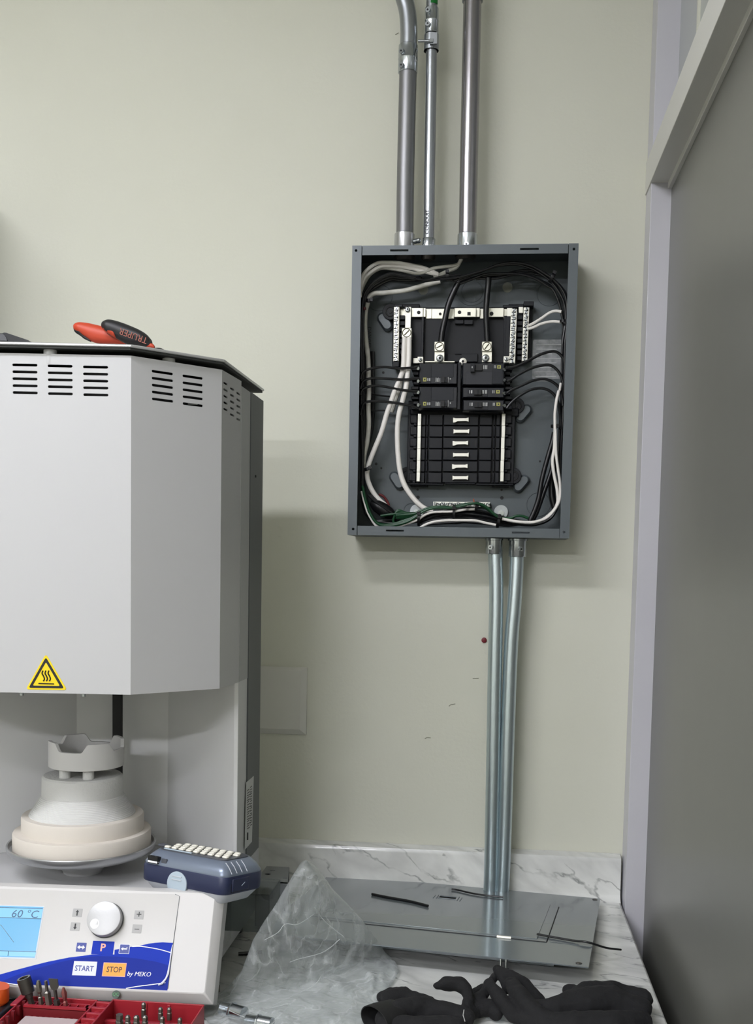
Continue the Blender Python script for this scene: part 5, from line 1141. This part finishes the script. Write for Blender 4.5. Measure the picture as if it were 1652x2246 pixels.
# bit rail with square holes
frl = Fr((0, 0, rim-.004), (1, 0, 0), (0, 1, 0)); hs_ = []; y0r = yb_-.004
xs_ = [cz(x, 285, rim-.004).x for x in (235, 300, 365, 430, 495, 560, 625, 690)]
yr = cz(400, 285, rim-.004).y
for x in xs_: hs_.append([(x-.0045, yr-.0035), (x+.0045, yr-.0035), (x+.0045, yr+.0035), (x-.0045, yr+.0035)])
plate('bit_rail', frl, [(xl+.008, yr-.008), (xm-.006, yr-.008), (xm-.006, yr+.0065), (xl+.008, yr+.0065)], hs_, -.003, 0, RED, t, bevel=.0004)
k = MB(); k.box(xl+.008, xm-.006, yr-.008, yr-.0062, CTZ+.003, rim-.006); 
for i in range(14): x = xl+.014+i*.0070; k.box(x, x+.0036, yr-.0115, yr-.0078, CTZ+.003, rim-.016)
k.obj('comb', REDD, t, bevel=.0003)
MB().box(xs_[0], xm-.01, yfr+.002, yr-.020, CTZ+.003, rim-.011).obj('foam_insert', mat('pale_pink_insert', 'b9a9aa', .7), t, bevel=.001)
k = MB(); yq = yr-.012; k.box(xm2+.002, xr-.004, yq-.006, yq, CTZ+.003, rim-.012); k.box(xm2+.002, xr-.004, yq-.030, yq-.022, CTZ+.003, rim-.016); k.obj('bit_rail', RED, t, bevel=.0006)
# rim detail at left end
for i in range(5): y = yb_-.012-i*.015; MB().box(xl+w_, xl+.006, y-.004, y, rim-.014, rim-.003).obj('rim_notch', REDD, t)
# bits
def bit(nm, px0, px1, prof, sides, m, lab, dY=0, n_=None):
    A = ay(*ZK(*px0), yr+dY); B = ay(*ZK(*px1), yr+dY-.001); d_ = (B-A); k = MB(); L = d_.length
    if dY == 0: A = A-d_.normalized()*.012
    k.tube([A+(B-A)*f for f, _ in prof], [r for _, r in prof], sides); return k.obj(nm, m, label=lab, cat='screwdriver bit', group='bits in the red case', smooth=25)
A = ay(*ZK(243, 290), yr); B = ay(*ZK(178, 85), yr-.001)
t2 = thing('socket_driver', 'dark steel hex socket driver standing at the left end of the bit rail', 'socket driver', A-V((0, 0, .012)))
d_ = (B-A); k = MB(); k.tube([A-d_*.25, A+d_*.33], .0038, 6); k.tube([A+d_*.28, A+d_*.42, A+d_*.46, A+d_*.9, A+d_], [.0042, .0052, .0078, .0083, .0080], 24, False); k.obj('shank', BSTD, t2)
k = MB(); k.tube([A+d_*.9, A+d_*1.001], .0080, 24, False); k.tube([A+d_*.88, A+d_*1.0], .0052, 6, False)
rngs = []
ez_ = d_.normalized(); e1 = ez_.cross(V((0, 1, 0))).normalized(); e2 = ez_.cross(e1)
k.loft([[A+d_*1.001+(e1*math.cos(2*math.pi*i/24)+e2*math.sin(2*math.pi*i/24))*r_ for i in range(24)] for r_ in (.0080, .0055)], None, False)
k.obj('socket_rim', BSTL, t2); k = MB(); k.disc(A+d_*.86, d_, .0056, .0005, 12); k.obj('socket_bottom', BLKD, t2)
bit('screwdriver_bit', (310, 285), (288, 105), [(0, .0033), (.50, .0031), (.52, .0020), (.62, .0020), (.68, .0036), (.90, .0034), (1, .0018)], 6, BSTL, 'steel torx bit with a red sleeve, second in the rail')
bit('screwdriver_bit', (370, 290), (345, 108), [(0, .0042), (.66, .0042), (.70, .0022), (1, .0020)], 6, BSTL, 'hex key bit with a thick shank, third in the rail')
A = ay(*ZK(432, 290), yr); B = ay(*ZK(402, 92), yr-.001); d_ = B-A; k = MB(); k.tube([A-d_*.15, A+d_*.2, A+d_*.22, A+d_*.62], [.0040, .0040, .0022, .0024], 6)
ez_ = d_.normalized(); sx2 = V((1, 0, 0)); k.loft([[A+d_*f+sx2*a_*w2+V((0, 1, 0))*b2*th for a_, b2 in ((-1, -1), (1, -1), (1, 1), (-1, 1))] for f, w2, th in ((.6, .0028, .0024), (.7, .0046, .0018), (.97, .0056, .0007), (1, .0056, .0005))])
k.obj('screwdriver_bit', BSTD, label='wide flat-blade bit, fourth in the rail', cat='screwdriver bit', group='bits in the red case', smooth=25)
bit('screwdriver_bit', (495, 285), (478, 158), [(0, .0032), (.45, .0030), (.5, .0018), (.6, .0028), (.8, .0038), (1, .0014)], 6, mat('reddish_steel', '8d5552', .35, .7), 'short phillips bit with a reddish shank, right end of the rail')
for i, (x, y0_, y1_, yr_, r2) in enumerate(((902, 470, 362, 0, .0048), (965, 480, 368, 0, .0036), (1030, 475, 370, 0, .0040), (1095, 470, 370, 0, .0038), (1085, 385, 272, 0, .0032), (1212, 400, 308, 0, .0032), (1278, 400, 310, 0, .0030), (1225, 480, 378, 0, .0034), (1358, 480, 388, 0, .0032))):
    dY = -.014 if y0_ < 420 else -.034
    nm_ = ('thick square-topped bit at the left of the right tray', 'phillips bit beside the thick bit in the right tray', 'third bit from the left in the right tray front row', 'fourth bit from the left in the right tray front row', 'tall bit standing alone in the left of the right tray back row', 'left one of the two torx bits in the right tray back row', 'right one of the two torx bits in the right tray back row', 'bit below the pair of torx bits in the right tray', 'rightmost small bit in the red case')[i]
    bit('screwdriver_bit', (x, y0_), (x, y1_), [(0, r2), (.55, r2), (.6, r2*.6), (.7, r2*.95), (.9, r2*.9), (1, r2*(.9 if i == 0 else .45))], 6, BSTL, nm_, dY)
# orange and black tool at the far left
p = ay(-4, 2178, -.64); t = thing('cordless_driver', 'orange and black power tool at the bottom left corner', 'power tool', (p.x-.02, -.65, CTZ))
k = MB(); c = ay(-12, 2172, -.64); k.tube([c+V((-.02, 0, -.014)), c+V((-.006, 0, -.016)), c+V((.004, 0, -.006)), c+V((.006, 0, .006))], [.016, .0165, .015, .012], 20); k.obj('orange_collar', mat('orange_tool_plastic', 'd2561e', .4), t)
k = MB(); q0 = ay(26, 2205, -.64); k.box(q0.x-.08, q0.x, -.695, -.625, CTZ+.0006, q0.z+.001); k.obj('black_body', BLKC, t, bevel=.004)
k = MB(); k.tube([ay(0, 2196, -.620), ay(30, 2192, -.618), ay(62, 2190, -.617)], .0014, 6); k.obj('wrist_cord', BLKC, t)
